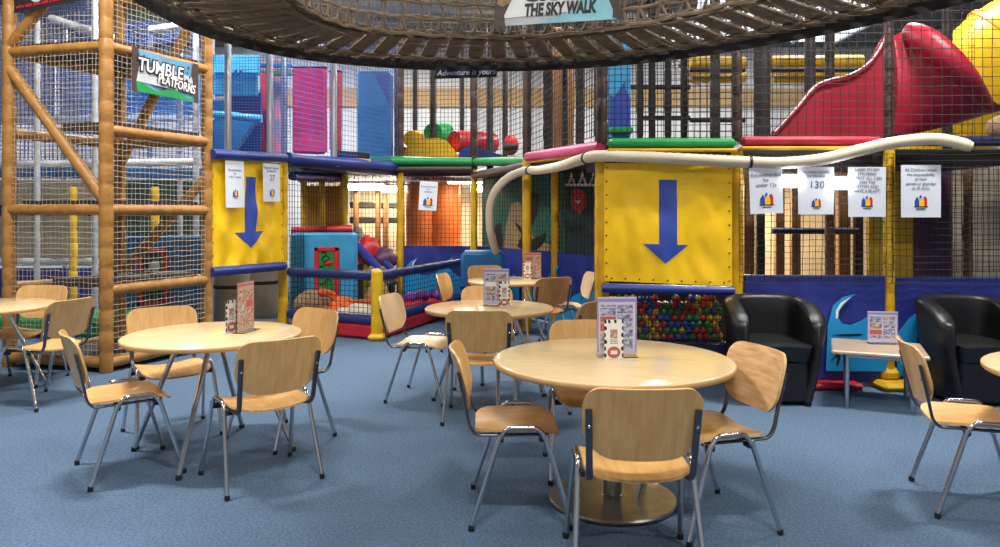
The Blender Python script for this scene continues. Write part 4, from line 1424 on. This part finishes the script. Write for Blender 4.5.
for x0, y0, x1, y1, d, m in ((120, 8, 200, 26, 12.6, 'blue'), (60, 60, 120, 118, 13.2, 'whitepad'), (125, 74, 200, 118, 13.3, 'sky'), (0, 40, 56, 118, 13.2, 'whitepad'), (0, 168, 205, 178, 11.6, 'midblue'), (0, 205, 110, 216, 12, 'darknavy'), (0, 180, 118, 262, 12.6, 'grey'), (110, 180, 210, 236, 12.4, 'muraldark'), (213, 100, 262, 118, 12.2, 'midblue'),
                        (213, 120, 262, 152, 12.6, 'blue'), (214, 55, 260, 74, 11.5, 'sky'), (214, 72, 258, 96, 11.7, 'sky'), (232, 92, 262, 116, 11.9, 'purple'), (0, 268, 100, 330, 12, 'blue')):
    a, c = at(x0, y0, d), at(x1, y1, d)
    MB().box(((a.x + c.x) / 2, d, (a.z + c.z) / 2), (c.x - a.x, .08, a.z - c.z), .02).build('panel', m, bs)
MB().prism([at(x, y, 11.8) for x, y in ((232, 152), (256, 118), (214, 118), (214, 152))], (0, .2, 0)).build('panel', 'midblue', bs)
MB().pad(at(213, 114, 11.3), at(262, 119, 11.3), .06, .3).build('beam', 'sky', bs, 40)
for x in (73, 155):
    p = at(x, 0, 11)
    MB().pad(zz(p, 0), zz(p, 1.9), .06, .2).build('post', 'yellowpad', bs, 40)
for (x, y, r) in ((236.0, 71.5, 1.5), (240.5, 71.5, 1.5), (238.3, 74, 1.0)):
    MB().ball(at(x, y, 11.43), r * 11.4 / 730, 10, 6, (1, .3, 1)).build('face_mark', 'black', bs, 60)
MB().net(patch(213, 55, 290, 155, 10.2, 10.2), 26, 34, .005, 5, .006, seed=140).build('net', 'bluenet', bs)
for x, w, m, y0, y1, d in ((266, 10, 'red', 74, 152, 12.4), (279, 16, 'mural', 60, 155, 13.5)):
    a, c = at(x - w / 2, y0, d), at(x + w / 2, y1, d)
    MB().box(((a.x + c.x) / 2, d, (a.z + c.z) / 2), (c.x - a.x, .1, a.z - c.z), .02).build('panel', m, bs)
for y, m in ((74, 'green'), (70, 'mural'), (66, 'midblue')):
    MB().pad(at(258, y, 12.9), at(292, y, 13.2), .04, .3).build('beam', m, bs, 40)
for lab, x0, x1, y0, y1, d, m in (('magenta padded panel hanging upstairs beyond the silver poles', 292, 326, 66, 154, 10.8, 'magenta'), ('dull red padded panel upstairs next to the magenta one', 329, 341, 70, 152, 11.2, 'red')):
    a, c = at(x0, y0, d), at(x1, y1, d)
    t = thing('hanging_pad', lab, 'padded panel', ((a.x + c.x) / 2, d, c.z), 'padded panels upstairs')
    h = a.z - c.z
    MB().box((0, .04, h / 2), (c.x - a.x, .12, h), .04).build('pad', m, t)
    MB().box((0, .04, h * .985), (c.x - a.x + .01, .13, .025), .01).build('hem', 'dark', t)
for x, d, lab in ((228, 9.6, 'silver pole above the narrower yellow banner, nearest the tower'), (270, 10.1, 'silver pole in the middle of the three above the narrower yellow banner'), (284, 10.8, 'thin silver pole beside the bright cartoon-coloured strip'), (334, 10.2, 'silver pole between the magenta and dull red panels')):
    p = at(x, 0, d)
    t = thing('silver_pole', lab, 'pole', (p.x, p.y, 2.15), 'silver poles upstairs')
    MB().tube([(0, 0, 0), (0, 0, 2.7)], .045, 12).build('pole', 'silver', t, 60)
    MB().lathe([(.07, 0), (.07, .02), (.05, .03)], (0, 0, 0), 14).build('flange', 'silver', t, 40)
# blue panel with red framed picture under the tower
bw = thing('framed_panel', 'dull blue panel with a red-framed dark picture behind the tower netting', 'panel', (-4.4, 9.7, 0), world=True)
a, c = at(112, 236, 9.7), at(207, 372, 9.7)
MB().box(((a.x + c.x) / 2, 9.75, a.z / 2), (c.x - a.x, .1, a.z), .02).build('panel_body', 'midblue', bw)
b = MB()
x0, x1 = at(138, 0, 9.68).x, at(168, 0, 9.68).x
zt, zb = at(0, 249, 9.68).z, at(0, 306, 9.68).z
for cx, cz, w, h in (((x0 + x1) / 2, zt - .03, x1 - x0, .06), ((x0 + x1) / 2, zb + .03, x1 - x0, .06), (x0 + .03, (zt + zb) / 2, .06, zt - zb), (x1 - .03, (zt + zb) / 2, .06, zt - zb)):
    b.box((cx, 9.68, cz), (w, .05, h), .01)
b.build('picture_frame', 'redtoy', bw)
MB().box(((x0 + x1) / 2, 9.69, (zt + zb) / 2), (x1 - x0 - .1, .02, zt - zb - .1), .002).build('picture', 'muraldark', bw)
MB().ball(((x0 + x1) / 2 + .03, 9.67, zt - .22), .07, 12, 8, (1, .3, 1)).build('picture_spot', 'whitepad', bw, 60)
gm_ = thing('green_mat', 'green mat on the floor behind the tower netting', 'mat', (-5.6, 9.2, 0))
MB().box((0, 0, .12), (2.2, .9, .24), .04).build('mat_pad', 'green', gm_)

# ------------------------------------------------------------------ red slide and yellow tube upstairs
rsl = thing('red_slide', 'big crimson padded slide with curved crest upstairs beside the yellow tube', 'slide', at(860, 137, 7.0), world=True)
crest = spline([at(x, y, 6.9) for x, y in ((773, 136), (795, 112), (813, 91), (828, 84), (848, 79), (866, 68), (877, 54), (885, 38))], 4)
bot = [at(890, 137, 6.9)]
MB().prism([p for p in crest] + [at(889, 38, 6.9)] + bot, (0, .1, 0)).build('slide_side', 'crimson', rsl)
MB().tube([p + V((0, -.01, .012)) for p in crest], .028, 8).build('crest_trim', 'crimson', rsl, 60)
MB().tube([p + V((0, -.04, .036)) for p in crest], .009, 8).build('white_cord', 'white', rsl, 60)
# hood: a bulging sheet from the post to the tube
hd_t = spline([at(x, y, d) for x, y, d in ((893, 36, 6.95), (906, 32, 6.9), (925, 42, 6.75), (950, 62, 6.65), (975, 88, 6.7), (992, 112, 6.8))], 5)
hd_b = [at(893 + (992 - 893) * i / (len(hd_t) - 1), 137 - 24 * (i / (len(hd_t) - 1)) ** 1.3, 6.95) for i in range(len(hd_t))]


def hood(u, v):
    k = u * (len(hd_t) - 1)
    i = min(int(k), len(hd_t) - 2)
    t_, b_ = hd_t[i].lerp(hd_t[i + 1], k - i), hd_b[i].lerp(hd_b[i + 1], k - i)
    p = b_.lerp(t_, v)
    return p + V((0, -.22 * sin(pi * v) * (.35 + u * .65) + .012 * sin(u * 40) * v, 0))


MB().sheet(hood, 40, 20, .06, (0, -1, 0)).build('slide_hood', 'crimson', rsl, 80)
rl_ = [at(x, y, d) for x, y, d in ((908, 31, 6.9), (925, 40, 6.7), (948, 60, 6.55), (970, 82, 6.55), (990, 108, 6.7))]
MB().tube(spline(rl_, 6), .1, 14, [.04 + .09 * sin(pi * min(1, .15 + i / 24 * .85)) for i in range(25)], flat=.8).build('hood_roll', 'crimson', rsl, 80)
yt = thing('yellow_tube', 'huge yellow tube slide rising behind the crimson slide', 'tube slide', at(985, 130, 8.2), world=True)
cpts = spline([at(925, 175, 9.6), at(955, 110, 8.9), at(1010, 55, 8.4), at(1090, 10, 8.2)], 8)
MB().tube(cpts, .62, 32, [.62 * (1 + .02 * (i % 8 == 0)) for i in range(len(cpts))]).build('tube_shell', 'yellow', yt, 60)
for i in (8, 16):
    MB().tube([cpts[i] - (cpts[i + 1] - cpts[i]).normalized() * .03, cpts[i] + (cpts[i + 1] - cpts[i]).normalized() * .03], .66, 32).build('joint_ring', 'yellowpad', yt, 40)
gb = thing('foam_drum', 'small tan foam drum under the yellow tube', 'drum', at(990, 137, 7.6), world=True)
MB().ball(at(1004, 128, 7.4), .15, 16, 10, (1.1, 1, .9)).build('drum', 'tan', gb, 60)

# ------------------------------------------------------------------ cream hose
hs = thing('cream_hose', 'long ribbed cream hose strung across the play structure posts', 'hose', at(740, 163, 6.1), world=True)
hp = [at(x, y, d) for x, y, d in ((972, 147, 6.02), (955, 142, 6.06), (930, 139, 6.1), (891, 143, 6.14), (860, 150, 6.16), (823, 159, 6.17), (780, 163, 6.18), (746, 162, 6.2), (700, 160, 6.22), (640, 157, 6.26), (600, 156, 6.32), (583, 159, 6.7), (561, 166, 7.5), (540, 170, 8.3), (524, 171, 8.95), (508, 178, 9.15), (496, 190, 9.2), (490, 206, 9.25), (490, 228, 9.3), (493, 242, 9.4), (496, 252, 9.5))]
hp = spline(hp, 14)
MB().tube(hp, .052, 14, [.052 * (1.0 if i % 2 else .94) * (1 if i > 6 else .75 + .04 * i) for i in range(len(hp))]).build('hose_pipe', 'hose', hs, 60)
for i in (96, 150, 190):
    MB().tube([hp[i], hp[i + 1]], .058, 12).build('hose_clip', 'black', hs, 60)

# ------------------------------------------------------------------ sky walk
sk = thing('sky_walk', 'curved brown rope bridge with plank treads hanging overhead', 'rope bridge', (.3, 5.2, 2.7), world=True)
ZW = 2.80
far = [(-1.75, 2.9), (-1.98, 3.6), (-2.06, 4.3), (-1.98, 5.05), (-1.57, 5.72), (-.75, 6.12), (.2, 6.2), (1.13, 5.9), (1.77, 5.4), (2.3, 4.8), (2.76, 4.03), (3.1, 3.3), (3.4, 2.6)]
fc = spline([V((x, y, ZW)) for x, y in far], 10)
# resample by length
acc = [0]
for a, c in zip(fc, fc[1:]):
    acc.append(acc[-1] + (c - a).length)
LW = acc[-1]


def far_at(s):
    s = max(0, min(LW, s))
    for i in range(len(fc) - 1):
        if acc[i + 1] >= s:
            return fc[i].lerp(fc[i + 1], (s - acc[i]) / max(1e-6, acc[i + 1] - acc[i]))
    return fc[-1]


def in_dir(s):
    t_ = (far_at(s + .25) - far_at(s - .25)).normalized()
    n = V((t_.y, -t_.x, 0))
    return n.normalized()


def near_at(s, w=.82):
    return far_at(s) + in_dir(s) * w


NP = int(LW / .2)
for i in range(1, NP):
    s = LW * i / NP
    a, c = far_at(s), near_at(s)
    d = (c - a).normalized()
    mx = Matrix.Rotation(atan2(d.y, d.x), 3, 'Z')
    MB().box((a + c) / 2 + V((0, 0, .02)), ((c - a).length, .118, .035), .012, mx).build('plank', 'plank', sk)
rn = MB()
K = 90
for h in (0, .115, .23, .35, .48, .62, .8):
    for fn, hh in ((near_at, h), (far_at, h)):
        rn.tube([fn(LW * i / K) + V((0, 0, hh + .008 * sin(i * 1.7 + h * 9))) for i in range(K + 1)], .011 if h else .014, 5)
rn.build('hand_rope', 'rope', sk, 60)
for fn, nm in ((near_at, 0), (far_at, 1)):
    v = MB()
    rd = random.Random(nm)
    for i in range(1, NP):
        s = LW * i / NP
        j = rd.uniform(-.03, .03)
        for sg_ in (-.05, .05):
            v.tube([fn(s + sg_) + V((0, 0, .02)), fn(s + sg_ * .35) + V((0, 0, .075)), fn(s) + V((0, 0, .115))], .009, 5)
        ph = rd.uniform(-.02, .02)
        v.tube(spline([fn(s) + V((0, 0, .115)), fn(s + .03 + j * .3) + V((0, 0, .17)), fn(s + ph) + V((0, 0, .23)), fn(s - .03 + ph) + V((0, 0, .29)), fn(s + j) + V((0, 0, .35)), fn(s + .03) + V((0, 0, .48)), fn(s - .02) + V((0, 0, .62)), fn(s) + V((0, 0, .8))], 3), .0085, 5)
    v.build('side_rope', 'rope', sk, 60)
    MB().net(lambda u, w: fn(LW * u) + V((0, 0, .02 + w * .78)) + in_dir(LW * u) * (.03 if nm else -.03), 170, 16, .0018, 60, .006, seed=nm + 200).build('fine_net', 'greynet', sk)
und = MB()
for w in (.1, .74):
    und.tube([near_at(LW * i / K, w) + V((0, 0, -.01)) for i in range(K + 1)], .011, 6)
und.build('under_rope', 'rope', sk, 60)
MB().net(lambda u, w: near_at(LW * u, .82 * w) + V((0, 0, -.03 - .05 * sin(pi * w))), 90, 6, .0022, 6, .008, seed=210).build('under_net', 'rope', sk)
MB().sheet(lambda u, w: far_at(LW * u) - in_dir(LW * u) * .05 + V((0, 0, -.085 + .1 * w)), 90, 2, .012, (0, -1, 0)).build('edge_band', 'dark', sk)

sg2 = thing('sky_walk_sign', 'pale blue banner lettered THE SKY WALK hanging on the rope bridge', 'sign', (.3, 5.1, 2.8), world=True)
dS = 5.1
f3 = quad(at(502, 26, dS), at(617, 19, dS), at(612, -50, dS), at(505, -46, dS))
n3 = V((0, -1, 0))
MB().sheet(f3, 10, 6, .004, n3).build('banner', 'whitepad', sg2)
strip([(.3, .0), (1, 0), (1, 1), (.8, 1), (.72, .6), (.7, .2)], .004, 'skypale', 'sky_print', f3, sg2, n3)
strip([(.0, .1), (.3, .12), (.6, .14), (.52, .5), (.3, .95), (.0, .9)], .0055, 'white', 'cloud_print', f3, sg2, n3)
for pts in ([(-.07, -.01), (.03, -.01), (.015, .14), (.06, .3), (.1, .5), (-.02, .9), (-.07, .9)], [(1.03, .0), (.96, .02), (.97, .14), (.94, .28), (.91, .5), (.97, .9), (1.03, .9)][::-1]):
    strip(pts, .007, 'brown', 'rock_print', f3, sg2, n3)
strip([(-.05, .3), (.0, .26), (.07, .32), (.09, .45), (.05, .62), (-.05, .55)], .009, 'tan', 'bush_print', f3, sg2, n3)
text('lettering', 'THE SKY WALK', .115, 'black', sg2, f3(.50, .19) + n3 * .009, f3(1, .0) - f3(0, .0), (0, 0, 1), .006, .0008, shear=.25, xs=.62)
for m, off, bo in (('black', .009, .01), ('byellow', .012, .0)):
    text('lettering', 'CROSS', .17, m, sg2, f3(.5, .44) + n3 * off, f3(1, 0) - f3(0, 0), (0, 0, 1), bo, .0008)
s4 = thing('hanging_banner', 'small dark banner with faint lettering under the rope bridge', 'sign', at(467, 77, 5.98), world=True)
f4 = quad(at(434, 79, 5.98), at(497, 77, 5.98), at(497, 65, 5.98), at(436, 67, 5.98))
MB().sheet(f4, 4, 2, .004, n3).build('banner', 'black', s4)
text('lettering', 'Adventure is yours', .062, 'chalk', s4, f4(.5, .45) + n3 * .004, f4(1, 0) - f4(0, 0), (0, 0, 1), .001, .0006, shear=.3)

# duct high above
dc = thing('air_duct', 'silver air duct running under the ceiling above the rope bridge', 'duct', (0, 8.55, 4.0), world=True)
MB().tube([(-4.5 + i * .25, 8.55, 4.02) for i in range(28)], .28, 24, [.28 * (1.03 if i % 4 == 0 else 1) for i in range(28)]).build('duct_pipe', 'duct', dc, 60)
for x in (-4, -1.5, 1.5):
    MB().tube([(x, 8.55, 4.28), (x, 8.55, CEIL)], .012, 6).build('hanger', 'darksteel', dc, 60)

for o in bpy.data.objects:
    for k in ('worldparts', '_w'):
        if k in o:
            del o[k]

# ------------------------------------------------------------------ world, camera, view
w = bpy.data.worlds.new('World')
S.world = w
w.use_nodes = True
w.node_tree.nodes['Background'].inputs['Color'].default_value = (.5, .52, .55, 1)
w.node_tree.nodes['Background'].inputs['Strength'].default_value = .3
cam = bpy.data.cameras.new('camera')
co = bpy.data.objects.new('camera', cam)
COL.objects.link(co)
co.location = (0, 0, CH)
co.rotation_euler = (R(90), 0, 0)
cam.sensor_width = 36
cam.lens = 36 * F / 1000
cam.shift_y = -(273.5 - HZ) / 1000
cam.clip_start = .05
S.camera = co
S.view_settings.view_transform = 'Standard'
S.view_settings.look = 'None'
S.view_settings.exposure = 0
S.view_settings.gamma = 1
S.view_settings.use_curve_mapping = False
